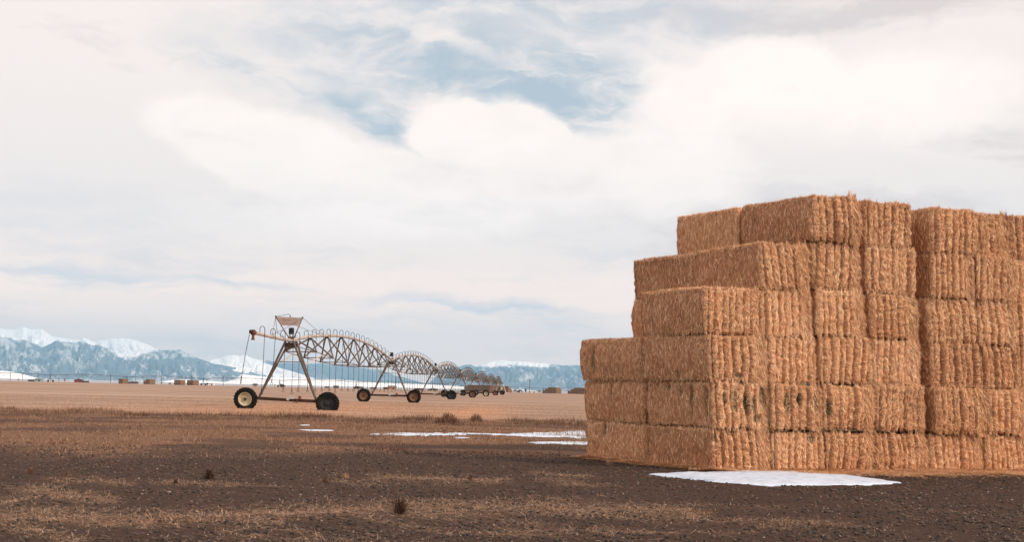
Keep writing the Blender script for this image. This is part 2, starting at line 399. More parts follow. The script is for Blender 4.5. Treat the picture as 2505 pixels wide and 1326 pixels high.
def m_snow(t, b):
    g = t.new('ShaderNodeNewGeometry'); v = g.outputs['Position']
    n = t.noise(v, 7, 6, 0.6)
    t.put(b.inputs['Base Color'], t.ramp(n, [(0.3, (0.34, 0.39, 0.48)), (0.55, (0.50, 0.56, 0.66)), (0.8, (0.60, 0.65, 0.74))])); b.inputs['Roughness'].default_value = 0.6
    b.inputs['Subsurface Weight'].default_value = 0.0
    bp = t.new('ShaderNodeBump'); bp.inputs['Strength'].default_value = 0.6; bp.inputs['Distance'].default_value = 0.02
    t.put(bp.inputs['Height'], n); t.l.new(bp.outputs[0], b.inputs['Normal'])
M['snow'] = mat('old_snow', m_snow)
def m_peb(t, b):
    a = t.new('ShaderNodeAttribute', attribute_name='tint')
    t.put(b.inputs['Base Color'], a.outputs['Color']); b.inputs['Roughness'].default_value = 0.85
M['pebble'] = mat('pebble', m_peb)

# ================================================================== TERRAIN
YF, YE = 67.0, 900.0        # near and far edge of the stubble field
BX, BY = gp(1745, 1155)     # ground point of the near corner of the big stack
# straw bands drawn as world-space strips: (px, py) polylines with half-thickness in px
BANDS = [([(0, 1262), (300, 1270), (620, 1262), (900, 1248), (1300, 1243), (1700, 1262)], 17, 0.9),
         ([(180, 1250), (560, 1252), (900, 1242), (1180, 1236)], 7, 0.5),
         ([(60, 1200), (160, 1215), (250, 1222)], 12, 0.9), ([(150, 1180), (240, 1175), (290, 1185)], 12, 0.6), ([(0, 1230), (70, 1218)], 10, 0.8),
         ([(420, 1182), (580, 1186)], 6, 0.9), ([(640, 1188), (680, 1190)], 3, 0.7),
         ([(820, 1170), (900, 1185)], 7, 0.7), ([(930, 1170), (1060, 1176), (1210, 1180)], 8, 1.0), ([(1330, 1162), (1420, 1166)], 5, 0.9), ([(1350, 1182), (1460, 1188)], 5, 0.9),
         ([(890, 1275), (1000, 1292), (1100, 1302)], 5, 0.8), ([(1080, 1300), (1300, 1306), (1500, 1302)], 9, 0.6), ([(1180, 1275), (1320, 1290)], 4, 0.6),
         ([(30, 1290), (110, 1305), (170, 1322)], 12, 0.8), ([(560, 1277), (760, 1300)], 5, 0.6), ([(560, 1310), (900, 1322)], 6, 0.4),
         ([(1500, 1255), (1800, 1280), (2150, 1290)], 6, 0.45), ([(1550, 1300), (1900, 1297)], 4, 0.7), ([(1560, 1235), (1900, 1246)], 5, 0.35), ([(2200, 1247), (2380, 1262)], 5, 0.35),
         ([(560, 1300), (680, 1262)], 6, 0.5)]
def band_density(X, Y):
    """X,Y ground arrays -> straw density 0..1"""
    Ys = np.maximum(Y, 3.0)
    # forward projection to photo pixels is only used as a map coordinate for the layout of the straw rows
    px = CX + FPX * (X * cp - CAMH * sp) / Ys; py = Y0 + FPX * (X * sp + CAMH * cp) / Ys
    wob = (fbm(X * 0.9, Y * 0.7, 31, 4) - 0.5) * 22
    d = np.zeros_like(X)
    for pts, th, st in BANDS:
        xs = np.array([p[0] for p in pts], float); ys = np.array([p[1] for p in pts], float)
        yc = np.interp(px, xs, ys); e = np.clip(np.minimum(px - xs[0], xs[-1] - px) / 60 + 1, 0, 1)
        d = np.maximum(d, st * e * np.exp(-((py - yc + wob) / (th * 1.05)) ** 2))
    gate = (Y > 8) & (Y < 34)
    return np.clip(d * (0.35 + 1.1 * fbm(X * 1.7, Y * 3.2, 5, 4)), 0, 1) * gate
def scrub_density(X, Y):
    edge = 30.5 + 3.0 * (fbm(X * 0.16, Y * 0.0 + 3, 8, 4) - 0.5) * 4 - 0.16 * np.clip(X, -14, 8)
    edge = edge - 2 * np.exp(-((X + 7) / 6) ** 2)
    n = fbm(X * 0.28, Y * 0.32, 12, 4)
    d = sstep(Y, edge - 2.0, edge + 5) * (0.25 + 1.3 * sstep(n, 0.34, 0.62))
    return np.clip(d, 0, 1)
def gz(X, Y):
    near = sstep(np.asarray(Y, float), 130, 60)
    z = (fbm(X * 0.25, Y * 0.25, 2, 3) - 0.5) * 0.07 + (fbm(X * 1.6, Y * 1.6, 4, 4) - 0.5) * 0.055
    z = z + (fbm(X * 7, Y * 7, 9, 3) - 0.5) * 0.028 * sstep(np.asarray(Y, float), 45, 20)
    return z * near * 0.9
def ground_piece(name, Ys, ncol, wfun, k, m_, seedcover):
    s = np.linspace(-1, 1, ncol); tt = np.sinh(k * s) / math.sinh(k)
    Yg = np.repeat(Ys[:, None], ncol, 1); Xg = wfun(Ys)[:, None] * tt[None, :]
    Zg = gz(Xg, Yg)
    c = seedcover(Xg, Yg)
    o = raw_mesh(name, np.stack([Xg, Yg, Zg], -1).reshape(-1, 3), grid_faces(len(Ys), ncol), M[m_], attr={'cover_glow': c.reshape(-1, 3)})
    tag(o, kind='structure'); return o
W = lambda Y: np.maximum(70.0, 0.62 * Y + 60)
ys = [-150, -80, -40, -15, 0, 4, 7]; y = 8.0
while y < YF: ys.append(y); y += 0.035 + (y - 8) * 0.0048
ys = np.array(ys + [YF])
ground_piece('soil_ground', ys, 620, W, 5.0, 'soil', lambda X, Y: np.stack([band_density(X, Y), scrub_density(X, Y), 0 * X], -1))
def field_glow(X, Y):
    g = 0.55 * np.exp(-((X + 13.5) / 7.5) ** 2 - ((Y - 88) / 40) ** 2) * 1.0 + 0.55 * np.exp(-((X + 2.2) / 2.2) ** 2 - ((Y - 95) / 40) ** 2)  # warm sun glow painted as two orange patches on the field
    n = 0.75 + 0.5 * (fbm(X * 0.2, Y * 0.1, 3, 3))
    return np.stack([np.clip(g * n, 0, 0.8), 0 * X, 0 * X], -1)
ysf = np.array([YF] + list(YF + (YE - YF) * (np.linspace(0, 1, 120)[1:] ** 2.2)))
ground_piece('stubble_field', ysf, 620, W, 5.0, 'field', field_glow)
ysp = YE * (38900 / YE) ** np.linspace(0, 1, 40)
ground_piece('snowy_plain', ysp, 620, W, 5.0, 'plain', lambda X, Y: np.stack([0 * X] * 3, -1))

# ---- mountains
def mountains(name, prof, Zf, Zr, snowline, seed, amp=0.22, px0=None, px1=None, blot=0.5, soft=10.0, fexp=1.0, step=1.6):
    blot *= 0.8 if name == 'mountain_range' else 1.0
    xs = np.array([p[0] for p in prof], float); yy = np.array([p[1] for p in prof], float)
    px = np.arange(px0 if px0 is not None else xs[0], (px1 if px1 is not None else xs[-1]) + 1, step)
    yt = np.interp(px, xs, yy)
    ang = (Y0 + (px - CX) * math.tan(PHI) - yt) / FPX           # silhouette elevation angle
    ang = np.maximum(ang, -0.0008)
    ang = ang + (fbm(px / 9.0, px * 0, seed + 50, 4, 0.6) - 0.5) * 2.6 / FPX * np.clip(ang * FPX / 20, 0, 1)
    s = np.concatenate([np.linspace(0, 1, 85), [1.08, 1.2]])
    Z = Zf + (Zr - Zf) * s
    P_, S_ = np.meshgrid(px, s)
    A_, _ = np.meshgrid(ang, s); Zm = Zf + (Zr - Zf) * S_
    # spurs: ridged noise running down slope
    wx = P_ / 34.0 + (fbm(P_ / 40, S_ * 3, seed + 9, 3) - 0.5) * 2.4 + S_ * 0.6 * np.sin(P_ / 90.0 + seed)
    r1 = 1 - np.abs(2 * fbm(wx, S_ * 1.5, seed, 3) - 1) * 2.2
    r2 = 1 - np.abs(2 * fbm(wx * 2.7, S_ * 5, seed + 4, 4, 0.6) - 1) * 2.0
    env = np.where(S_ <= 1, S_ ** fexp, 1 - (S_ - 1) * 2.5)
    bump = (r1 * 0.65 + r2 * 0.45 - 0.75) * amp * np.clip(S_ * 3, 0, 1) * np.clip((1 - S_) * 4.5, 0, 1)
    el = A_ * np.clip(env + bump, 0, 0.995 + 0 * S_)
    el = np.where(S_ == 1, A_, el)
    X = (P_ - CX) / FPX * Zm
    Hh = el * Zm + np.where(S_ > 0.02, 1.5, -3.0)
    # snow mask
    ypix = Y0 + (P_ - CX) * math.tan(PHI) - el * FPX
    sx = np.array([p[0] for p in snowline], float); sy = np.array([p[1] for p in snowline], float)
    line = np.interp(P_, sx, sy)
    f = (line - ypix) / soft + (fbm(P_ / 11.0, S_ * 9, seed + 20, 4, 0.6) - 0.5) * 2.2
    blotn = fbm(P_ / 16.0 + S_ * 1.2, S_ * 11 + P_ / 60.0, seed + 30, 4, 0.65)
    sn = np.clip(0.5 + 0.5 * f, 0, 1)
    sn = np.maximum(sn, sstep(blotn + 0.3 * (r2 - 0.6) + 0.5 * (fbm(P_ / 60.0, S_ * 3, seed + 5, 2) - 0.5), 0.56, 0.74) * blot)
    fine = fbm(P_ / 9.0 + S_ * 6.0 * np.sign(np.sin(P_ / 37.0 + seed)), S_ * 14, seed + 61, 4, 0.7)
    big = fbm(P_ / 45.0, S_ * 4, seed + 71, 3)
    sn = np.maximum(sn, 0.40 * sstep(fine + 0.9 * (big - 0.5), 0.46, 0.72) * (0.4 + blot) + 0.10 * sstep(fine, 0.4, 0.7))
    o = raw_mesh(name, np.stack([X, Zm, Hh], -1).reshape(-1, 3), grid_faces(len(s), len(px)), M['mount'], attr={'snow': sn.ravel()})
    tag(o, kind='structure'); return o
mountains('mountain_peaks', [(-420, 850), (-200, 800), (-60, 812), (0, 803.6), (13, 806), (38, 805), (53, 800), (74, 806), (98, 805), (116, 816), (125, 822.6), (156, 828), (190, 831.5), (203, 825), (223, 835), (232, 837),
    (239, 834), (266, 829), (291, 826.6), (313, 829), (335, 834), (358, 843), (380, 853), (400, 866), (430, 890), (480, 925)], 33000, 37000,
    [(-420, 900), (0, 870), (400, 870), (480, 850)], 3, 0.16, blot=0.5, soft=14)
mountains('mountain_range', [(-420, 880), (-200, 860), (-80, 835), (0, 818), (18, 824), (60, 833), (88, 843), (100, 851), (120, 842), (137, 832), (170, 838), (200, 835), (222, 846), (240, 843), (262, 853), (285, 866), (300, 864), (330, 861), (345, 858), (365, 857), (380, 853),
    (393, 857), (425, 856), (438, 856), (460, 866), (481, 876), (503, 884), (520, 890), (560, 896), (620, 908), (680, 922), (730, 933), (760, 942)], 22000, 30000,
    [(-420, 850), (-80, 850), (0, 823), (18, 826), (60, 834), (90, 838), (140, 832), (240, 843), (262, 850), (300, 880), (340, 868), (385, 856), (395, 820), (760, 820)], 11, 0.34, blot=0.55, soft=9)
mountains('mountain_peaks', [(480, 900), (503, 885), (514, 881), (540, 876), (553.6, 870), (569, 868), (585, 871), (600, 869), (615, 877), (630, 880), (650, 890), (680, 899), (700, 905), (730, 914), (760, 922), (790, 932), (820, 944)], 27000, 31000,
    [(480, 905), (560, 916), (620, 918), (700, 925), (800, 950)], 23, 0.26, blot=0.7, soft=7)
mountains('mountain_range', [(560, 885), (600, 884), (630, 880), (646, 881), (667, 885), (685, 888), (728, 888), (766, 890), (789, 890), (811, 893), (850, 896), (875, 900), (930, 905), (960, 917), (1001, 927), (1034, 937), (1080, 944), (1120, 955)], 29000, 33500,
    [(560, 885), (640, 888), (660, 870), (1120, 860)], 37, 0.2, blot=0.25, soft=6)
mountains('mountain_range', [(1040, 945), (1085, 905), (1105.6, 897), (1118, 899), (1141, 892), (1160, 893), (1183, 890), (1205, 883), (1230, 882), (1246, 885), (1283, 884), (1297, 887.5), (1328, 889), (1361, 893), (1378, 895), (1393.6, 894), (1417, 894.5), (1500, 900),
    (1700, 925), (1900, 918), (2200, 930), (2700, 940), (2900, 960)], 23000, 31000,
    [(1040, 880), (1141, 884), (1160, 895), (1205, 896), (1230, 893), (1260, 896), (1290, 895), (1330, 902), (1350, 893), (1400, 888), (2900, 880)], 41, 0.34, blot=0.5, soft=8)
mountains('snowy_dunes', [(-420, 900), (-100, 902), (0, 907), (30, 910), (60, 917), (90, 925), (115, 931), (200, 933), (300, 935), (380, 938), (425, 929), (450, 929), (500, 932), (550, 935), (575, 928), (590, 915), (610, 918), (650, 922), (720, 925), (760, 928), (800, 928), (850, 931), (900, 935), (960, 938), (1050, 941), (1130, 946), (1180, 951), (1300, 955)],
    11000, 16000, [(-420, 990), (1300, 990)], 57, 0.12, blot=0.5, soft=14)

# ================================================================== HAY BALES OF THE BIG STACK
TH = math.radians(19.0)
Fd = np.array([math.cos(TH), math.sin(TH)]); Sd = np.array([-math.sin(math.radians(26.5)), math.cos(math.radians(26.5))])
ZL = [0.0, 0.86, 1.76, 2.68, 3.60, 4.52, 5.44]
BL = 2.42
def bale(seed, u0, u1, v0, v1, z0, z1, du=0.0, dv=0.0, faces='flt', green=(), greenl=(), label='', yaw=0.0, density=1.0):
    rs = np.random.RandomState(seed)
    w, d, h = u1 - u0, v1 - v0, z1 - z0
    R = 0.095
    flk = np.cumsum(rs.uniform(0.115, 0.205, 14)) - rs.uniform(0.02, 0.12)
    messy = rs.rand(); toff = rs.uniform(-0.10, 0.08); endk = 1.0 if rs.rand() < 0.65 else 0.0
    def phase(x): return np.interp(x, np.concatenate([[-0.1], flk]), np.arange(len(flk) + 1))
    so = seed * 1.37
    amp = rs.uniform(0.06, 0.085) * (1 - 0.5 * messy); sag = rs.uniform(0.0, 0.05); skew = rs.uniform(-0.07, 0.07); bulge = rs.uniform(0.0, 0.05)
    def surf(P):
        """P (n,3) on box surface -> displaced position and normal (local)"""
        dim = np.array([w, d, h])
        inner = np.clip(P, R, dim - R); nn = P - inner; ln = np.linalg.norm(nn, axis=1, keepdims=True); nn = nn / np.maximum(ln, 1e-6)
        Q = inner + nn * R
        x, y_, z = P[:, 0], P[:, 1], P[:, 2]
        wf = np.clip(-nn[:, 1], 0, 1); wb = np.clip(nn[:, 1], 0, 1); wl = np.abs(nn[:, 0]); wt = np.abs(nn[:, 2])
        wob = (fbm(z * 2.5 + so, x * 0.7, seed, 2) - 0.5) * 0.07 + skew * (z / h - 0.5)
        ph = phase(x + wob); fr = ph - np.floor(ph)
        ridge = np.clip(1 - np.abs(2 * fr - 1) ** 3.2, 0, 1) ** 0.7
        ef = endk * sstep(x / w, 0.76, 0.84); ridge = ridge * (1 - ef) + 0.55 * ef
        hv = _T[(np.floor(ph).astype(int) * 7 + seed) & 255, seed & 255]
        dsp = (wf + wb) * (amp * (0.45 + 1.1 * fbm(x * 2.2 + so, z * 2.0, seed + 8, 2)) * (ridge - 0.85) * 1.5 + (hv - 0.5) * 0.075 * np.sqrt(ridge) + (fbm(x * 9 + so, z * 18, seed, 3) - 0.5) * 0.07)
        dsp += wl * ((fbm(y_ * 1.6 + so, z * 2.2, seed + 2, 4) - 0.5) * 0.09 + (fbm(y_ * 14, z * 5 + so, seed + 3, 2) - 0.5) * 0.035)
        dsp += wt * ((fbm(y_ * 1.9 + so, x * 2.4, seed + 5, 4) - 0.5) * 0.07 + (ridge - 0.8) * 0.018)
        e = np.sin(np.pi * np.clip(z / h, 0, 1)); dsp += (1 - wt) * (bulge * e - 0.02)
        grn = np.zeros(len(x))
        for (gx_, gz_, rx_, rz_) in green:
            k = np.exp(-(((x + 0.25 * wob - gx_) / rx_) ** 2 + ((z - gz_) / rz_) ** 2) * 1.1) * (0.55 + 0.9 * fbm(x * 9, z * 6, seed, 3))
            k = sstep(k, 0.42, 0.8)
            grn = np.maximum(grn, k * wf)
        for (gy_, gz_, ry_, rz_) in greenl:
            k = np.exp(-(((y_ - gy_) / ry_) ** 2 + ((z - gz_) / rz_) ** 2) * 1.1) * (0.55 + 0.9 * fbm(y_ * 9, z * 5, seed, 3))
            grn = np.maximum(grn, 0.8 * sstep(k, 0.38, 0.8) * np.clip(-nn[:, 0], 0, 1))
        dsp -= grn * 0.05
        Q = Q + nn * dsp[:, None]
        Q[:, 2] -= sag * sstep(z, h * 0.5, h) * (0.4 + 0.6 * np.sin(np.pi * np.clip(x / w, 0, 1))) * 0.5
        shade = 0.45 + 0.7 * (ridge - 0.6) * (wf + wb)  # crease shade painted in: valleys between flakes get a darker tint
        return Q, nn, grn, shade
    def surf_ridge(P):
        wob = (fbm(P[:, 2] * 2.5 + so, P[:, 0] * 0.7, seed, 2) - 0.5) * 0.07 + skew * (P[:, 2] / h - 0.5)
        ph = phase(P[:, 0] + wob); fr = ph - np.floor(ph); return np.clip(1 - np.abs(2 * fr - 1) ** 3.2, 0, 1)
    V = []; Fc = []; T = []; nv = 0
    def patch(axis, side, r1, r2):
        nonlocal nv
        dims = [w, d, h]; o = [k for k in range(3) if k != axis]
        n1 = max(2, int(dims[o[0]] / r1)); n2 = max(2, int(dims[o[1]] / r2))
        a = np.linspace(0, dims[o[0]], n1 + 1); b = np.linspace(0, dims[o[1]], n2 + 1)
        Aq, Bq = np.meshgrid(a, b); P = np.zeros(Aq.shape + (3,)); P[..., o[0]] = Aq; P[..., o[1]] = Bq; P[..., axis] = side * dims[axis]
        Q, nn, g, sh = surf(P.reshape(-1, 3))
        f = grid_faces(n2 + 1, n1 + 1, nv)
        if (axis == 1) == bool(side): f = f[:, ::-1]
        V.append(Q); Fc.append(f); T.append(np.stack([np.clip(sh * 0.55 + toff, 0, 1), g, 0 * g], 1)); nv += len(Q)  # base tint lowered to paint deeper shade between the strands
    patch(1, 0, 0.024, 0.03)
    patch(0, 0, 0.05 if 'l' in faces else 0.15, 0.03 if 'l' in faces else 0.15)
    patch(0, 1, 0.12, 0.05)
    patch(2, 1, 0.04, 0.06)
    patch(1, 1, 0.09, 0.09); patch(2, 0, 0.2, 0.2)
    # strands
    def strands(n, axis, side, lmin, lmax, lift, mode):
        nonlocal nv
        dims = [w, d, h]; o = [k for k in range(3) if k != axis]
        P = np.zeros((n, 3)); P[:, axis] = side * dims[axis]
        P[:, o[0]] = rs.rand(n) * dims[o[0]]; P[:, o[1]] = rs.rand(n) * dims[o[1]]
        if axis != 2:      # extra along the edges
            k = n // 6; P[:k, o[0]] = np.where(rs.rand(k) < 0.5, rs.rand(k) * 0.07, dims[o[0]] - rs.rand(k) * 0.07)
            P[k:2 * k, 2] = np.where(rs.rand(k) < 0.6, h - rs.rand(k) * 0.05, rs.rand(k) * 0.05)
        L = rs.uniform(lmin, lmax, n)
        if mode == 'drape':
            th = rs.normal(0, 0.28, n) + (fbm(P[:, o[0]] * 2.5 + so, P[:, 2] * 1.5, seed + 7, 2) - 0.5) * 1.6
        elif mode == 'felt':
            th = rs.normal(0, 0.30, n)
        else: th = rs.uniform(0, math.pi, n)
        if mode == 'drape':
            mess = rs.rand(n) < 0.80 - 0.45 * messy; th = np.where(mess, rs.normal(1.35, 0.55, n), th); L = np.where(mess, L * 0.52, L)
            cr = np.where(mess, 1.3, 0.5)
            atend = (P[:, 0] > w * 0.78) & (endk > 0) & (rs.rand(n) < 0.85)
            mess &= ~atend; th = np.where(atend, rs.normal(0.42, 0.16, n), th); L = np.where(atend, rs.uniform(0.16, 0.34, n), L); cr = np.where(atend, 0.25, cr)
            keep = atend | (surf_ridge(P) > 0.55) | (rs.rand(n) < 0.25)
            P[~keep] = P[np.nonzero(keep)[0][rs.randint(0, keep.sum(), (~keep).sum())]] + rs.normal(0, 0.006, ((~keep).sum(), 3)) * np.array([1, 0, 4])
        Dv = np.zeros((n, 3)); Dv[:, o[0]] = np.sin(th); Dv[:, o[1]] = -np.cos(th)
        curl = rs.normal(0, 0.5, n) * (cr * 1.6 if mode == 'drape' else 1.0)
        pts = []
        segs = 3
        P0 = P.copy(); N0 = None
        Q0, N0, g, sh = surf(P0)
        for i in range(segs + 1):
            tt = i / segs
            dd = Dv.copy(); a_ = th + curl * (tt - 0.5)
            dd[:, o[0]] = np.sin(a_); dd[:, o[1]] = -np.cos(a_)
            Pi = P0 + dd * (L * (tt - 0.5))[:, None]
            Pc = np.clip(Pi, 0, np.array(dims))
            Qi, Ni, gi, _ = surf(Pc)
            over = Pi - Pc
            pts.append(Qi + over + Ni * (0.004 + lift * (0.25 + (2 * tt - 1) ** 2) * rs.uniform(0.1, 1.0, n))[:, None])
        wd = rs.uniform(0.0022, 0.0058, n)
        side_v = np.cross(pts[-1] - pts[0], N0 + rs.normal(0, 0.5, (n, 3))); side_v /= np.maximum(np.linalg.norm(side_v, axis=1, keepdims=True), 1e-6)
        allp = []
        for i in range(segs + 1):
            k = 1.0 if 0 < i < segs else 0.35
            allp.append(pts[i] + side_v * (wd * k)[:, None]); allp.append(pts[i] - side_v * (wd * k)[:, None])
        A_ = np.stack(allp, 1)                      # n, 2(segs+1), 3
        m = 2 * (segs + 1)
        base = nv + np.arange(n)[:, None] * m
        fs = [base + np.array([[2 * i, 2 * i + 1, 2 * i + 3, 2 * i + 2]]) for i in range(segs)]
        V.append(A_.reshape(-1, 3)); Fc.append(np.concatenate(fs))
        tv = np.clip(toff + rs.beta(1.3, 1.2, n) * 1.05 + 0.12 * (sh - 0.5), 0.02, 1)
        gg = np.where(rs.rand(n) < 0.25, 0, g * 0.7)
        tint = np.stack([tv, gg, 0 * gg], 1)
        T.append(np.repeat(tint, m, 0)); nv += n * m
    kf = density
    strands(int(3000 * w * h * kf), 1, 0, 0.06, 0.20, 0.018, 'drape')
    if 'l' in faces: strands(int(1500 * d * h), 0, 0, 0.04, 0.14, 0.014, 'felt')
    else: strands(int(250 * h), 0, 0, 0.06, 0.2, 0.02, 'felt')
    strands(int(160 * h * d), 0, 1, 0.06, 0.2, 0.03, 'felt')
    if 't' in faces: strands(int(700 * w * d), 2, 1, 0.05, 0.18, 0.03, 'rand')
    Vv = np.concatenate(V); Ff = np.concatenate(Fc); Tt = np.concatenate(T)
    # local box -> world (relative to base centre)
    lean = -0.052
    c_, s_ = math.cos(yaw), math.sin(yaw)
    ux = Vv[:, 0] - w / 2; vy = Vv[:, 1] - d / 2
    ux, vy = ux * c_ - vy * s_, ux * s_ + vy * c_
    uc, vc = (u0 + u1) / 2 + du, (v0 + v1) / 2 + dv
    wx = ux * Fd[0] + vy * Sd[0] + lean * Vv[:, 2] * Fd[0]
    wy = ux * Fd[1] + vy * Sd[1] + lean * Vv[:, 2] * Fd[1]
    ox = BX + uc * Fd[0] + vc * Sd[0] + lean * z0 * Fd[0]; oy = BY + uc * Fd[1] + vc * Sd[1] + lean * z0 * Fd[1]
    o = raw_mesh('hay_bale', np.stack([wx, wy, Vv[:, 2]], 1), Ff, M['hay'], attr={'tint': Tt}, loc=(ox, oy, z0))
    tag(o, label, 'hay bale', 'hay bales of the big stack'); return o

rb = random.Random(5)
ROWN = ['bottom row', 'second row up', 'third row up', 'fourth row up', 'fifth row up', 'top row']
# front columns: name, u0, u1, rows, proud offset
COLS = [('near corner column', (0.0, 1.28), (-0.12, 1.13), 4, -0.02), ('second column from the near corner', (1.30, 2.48), (1.10, 2.22), 5, 0.02), ('third column from the near corner', (2.50, 3.70), (2.27, 3.38), 6, -0.03),
        ('column between the two dark gaps', (3.74, 4.93), (3.61, 4.73), 6, 0.05), ('column right of the wide gap', (4.98, 6.27), (5.14, 6.16), 6, 0.02), ('last full column', (6.30, 7.30), (6.20, 7.15), 6, 0.04),
        ('cut off column at the right edge', (7.34, 8.40), (7.22, 8.25), 6, 0.10)]
EXTRAL = {(0, 1): [(0.25, 0.5, 0.10, 0.5), (0.75, 0.55, 0.09, 0.45), (1.15, 0.7, 0.08, 0.2), (1.6, 0.78, 0.12, 0.12)], (0, 2): [(1.1, 0.12, 0.1, 0.12)]}
EXTRA = {(0, 1): [(0.25, 0.55, 0.07, 0.22), (0.47, 0.56, 0.07, 0.36), (0.72, 0.46, 0.09, 0.30), (0.88, 0.42, 0.10, 0.30), (1.12, 0.62, 0.13, 0.38), (0.95, 0.2, 0.2, 0.14)], (1, 1): [(0.36, 0.52, 0.08, 0.36), (0.62, 0.62, 0.08, 0.2), (0.98, 0.50, 0.07, 0.26)],
         (0, 0): [(0.05, 0.70, 0.07, 0.14), (0.4, 0.82, 0.16, 0.05)], (2, 1): [(0.08, 0.42, 0.08, 0.22)], (3, 1): [(0.8, 0.5, 0.07, 0.08)], (5, 1): [(0.06, 0.45, 0.06, 0.2)], (1, 0): [(0.9, 0.7, 0.12, 0.16)], (5, 0): [(0.2, 0.75, 0.06, 0.08)], (0, 2): [(0.6, 0.12, 0.08, 0.08)]}
TOPDZ = {0: 0.02, 1: 0.0, 2: 0.10, 3: 0.07, 4: 0.02, 5: 0.0, 6: 0.0}
seed = 100
for ci, (cn, ub, ut, nr, dv) in enumerate(COLS):
    for r in range(nr):
        seed += 1
        u0 = ub[0] + (ut[0] - ub[0]) * r / 5; u1 = ub[1] + (ut[1] - ub[1]) * r / 5
        top = r == nr - 1
        f = 'f'
        if ci == 0 or (ci == 1 and r >= 3) or (ci == 2 and r >= 4) or ci in (3, 4, 6): f += 'l'
        if top: f += 't'
        j = rb.uniform(-0.035, 0.035)
        base = 0.035 if r < 1 and ci > 3 else 0
        lift = TOPDZ[ci] * r / 5
        low = 0.04 * (ci >= 4) * (r == 1)
        what = 'lit hay bale ' + ('topping the ' + cn if top else 'in the ' + cn + ', ' + ROWN[r])
        if (ci, r) == (0, 0): what = 'hay bale on the ground at the near corner of the stack, beside the snow'
        elif (ci, r) == (0, 1): what = 'hay bale with dark green hollows, second row up at the near corner'
        elif (ci, r) == (1, 1): what = 'hay bale with one long green hollow, second row up, next to the corner'
        what = what[0].lower() + what[1:]
        jj = 0.07 if r == 1 else 0.0
        bale(seed, u0, u1, 0, BL, ZL[r] + lift - (0.02 if r else 0.03) - low, ZL[r + 1] + lift - 0.012 - (0.06 if r == 0 and ci > 0 else 0), du=j * 0.6 + (0.07 if r == 1 and ci in (4, 5) else 0), dv=dv + j + rb.uniform(-0.05, 0.04) - jj,
             faces=f, green=EXTRA.get((ci, r), ()), greenl=EXTRAL.get((ci, r), ()), label=what, yaw=rb.uniform(-0.012, 0.012))
# bales behind (second depth row)
for r in range(3):
    seed += 1
    bale(seed, 0.02, 1.14, BL + 0.32, 2 * BL + 0.36, ZL[r] - 0.02, ZL[r + 1] - 0.01, du=0.10 - 0.06 * (r == 2), dv=0, faces='flt' if r == 2 else 'fl', greenl=[(1.9, 0.5, 0.10, 0.45)] if r == 2 else [(1.25, 0.75, 0.08, 0.3), (0.85, 0.8, 0.06, 0.2)] if r == 1 else [(1.6, 0.7, 0.12, 0.25)], label='shaded hay bale, ' + ROWN[r].replace('third row up', 'top one') + ' of the low leftmost pile behind the corner', yaw=0.01)
for r in range(5):
    seed += 1
    bale(seed, 1.16, 2.24, BL + 0.06, 2 * BL + 0.02, ZL[r] - 0.02, ZL[r + 1] - (0.03 if r == 4 else 0.01), faces='flt' if r > 2 else 'f', du=rb.uniform(-0.03, 0.03), density=0.2,
         label='shaded hay bale at the far end of the fifth row, left of the lit one' if r == 4 else 'shaded back hay bale rising behind the low leftmost pile, ' + ROWN[r])
for r in range(3, 6):
    seed += 1
    bale(seed, 2.27, 3.34, BL + 0.05, 2 * BL, ZL[r] + TOPDZ[2] * r / 5 - 0.02, ZL[r + 1] + TOPDZ[2] * r / 5 - 0.005, faces='flt' if r > 3 else 'f', density=0.2,
         label='shaded hay bale at the far left end of the top row' if r == 5 else 'shaded back hay bale under the far end of the top row, ' + ROWN[r])
for ci in (3, 4, 5, 6):
    cn, ub, (u0, u1), nr, dv = COLS[ci]
    seed += 1
    bale(seed, u0, u1, BL + 0.05, 2 * BL, ZL[5] - 0.02, ZL[6] + TOPDZ[ci] - 0.06, faces='flt', density=0.2, label='back hay bale of the top row behind the ' + cn)

# ================================================================== BLADES, STRAW, PEBBLES
def blades(name, X, Y, Z, H, Wd, tint, m_, lean=0.35, seed=0, flat=False, parent=None, loc=None, segs=2):
    rs = np.random.RandomState(seed); n = len(X)
    az = rs.uniform(0, 2 * math.pi, n); ln = np.abs(rs.normal(0, lean, n))
    if flat: ln = np.full(n, 1.45) + rs.normal(0, 0.08, n)
    hx = np.cos(az) * np.sin(ln); hy = np.sin(az) * np.sin(ln); hz = np.cos(ln)
    if flat: hz = np.abs(hz)
    wz = az + math.pi / 2 + rs.normal(0, 0.5, n)
    if not flat:      # wide side roughly random
        wz = rs.uniform(-0.7, 0.7, n)
    sx, sy = np.cos(wz), np.sin(wz)
    droop = rs.uniform(0, 0.35, n) * (0 if flat else 1)
    P = []
    for i in range(segs + 1):
        t_ = i / segs
        x = X + hx * H * t_ * (1 + droop * t_); y_ = Y + hy * H * t_ * (1 + droop * t_); z = Z + hz * H * t_ * (1 - 0.4 * droop * t_)
        if flat: z = z + 0.006
        k = Wd * (1 - 0.75 * t_) if not flat else Wd * (1 - 0.5 * abs(2 * t_ - 1))
        P.append(np.stack([x + sx * k, y_ + sy * k, z], 1)); P.append(np.stack([x - sx * k, y_ - sy * k, z], 1))
    A_ = np.stack(P, 1); m = 2 * (segs + 1); base = np.arange(n)[:, None] * m
    fs = np.concatenate([base + np.array([[2 * i, 2 * i + 1, 2 * i + 3, 2 * i + 2]]) for i in range(segs)])
    T = np.repeat(np.stack([tint, 0 * tint, 0 * tint], 1), m, 0)
    return raw_mesh(name, A_.reshape(-1, 3), fs, M[m_], attr={'tint': T}, smooth=False, parent=parent, loc=loc)
rs = np.random.RandomState(77)
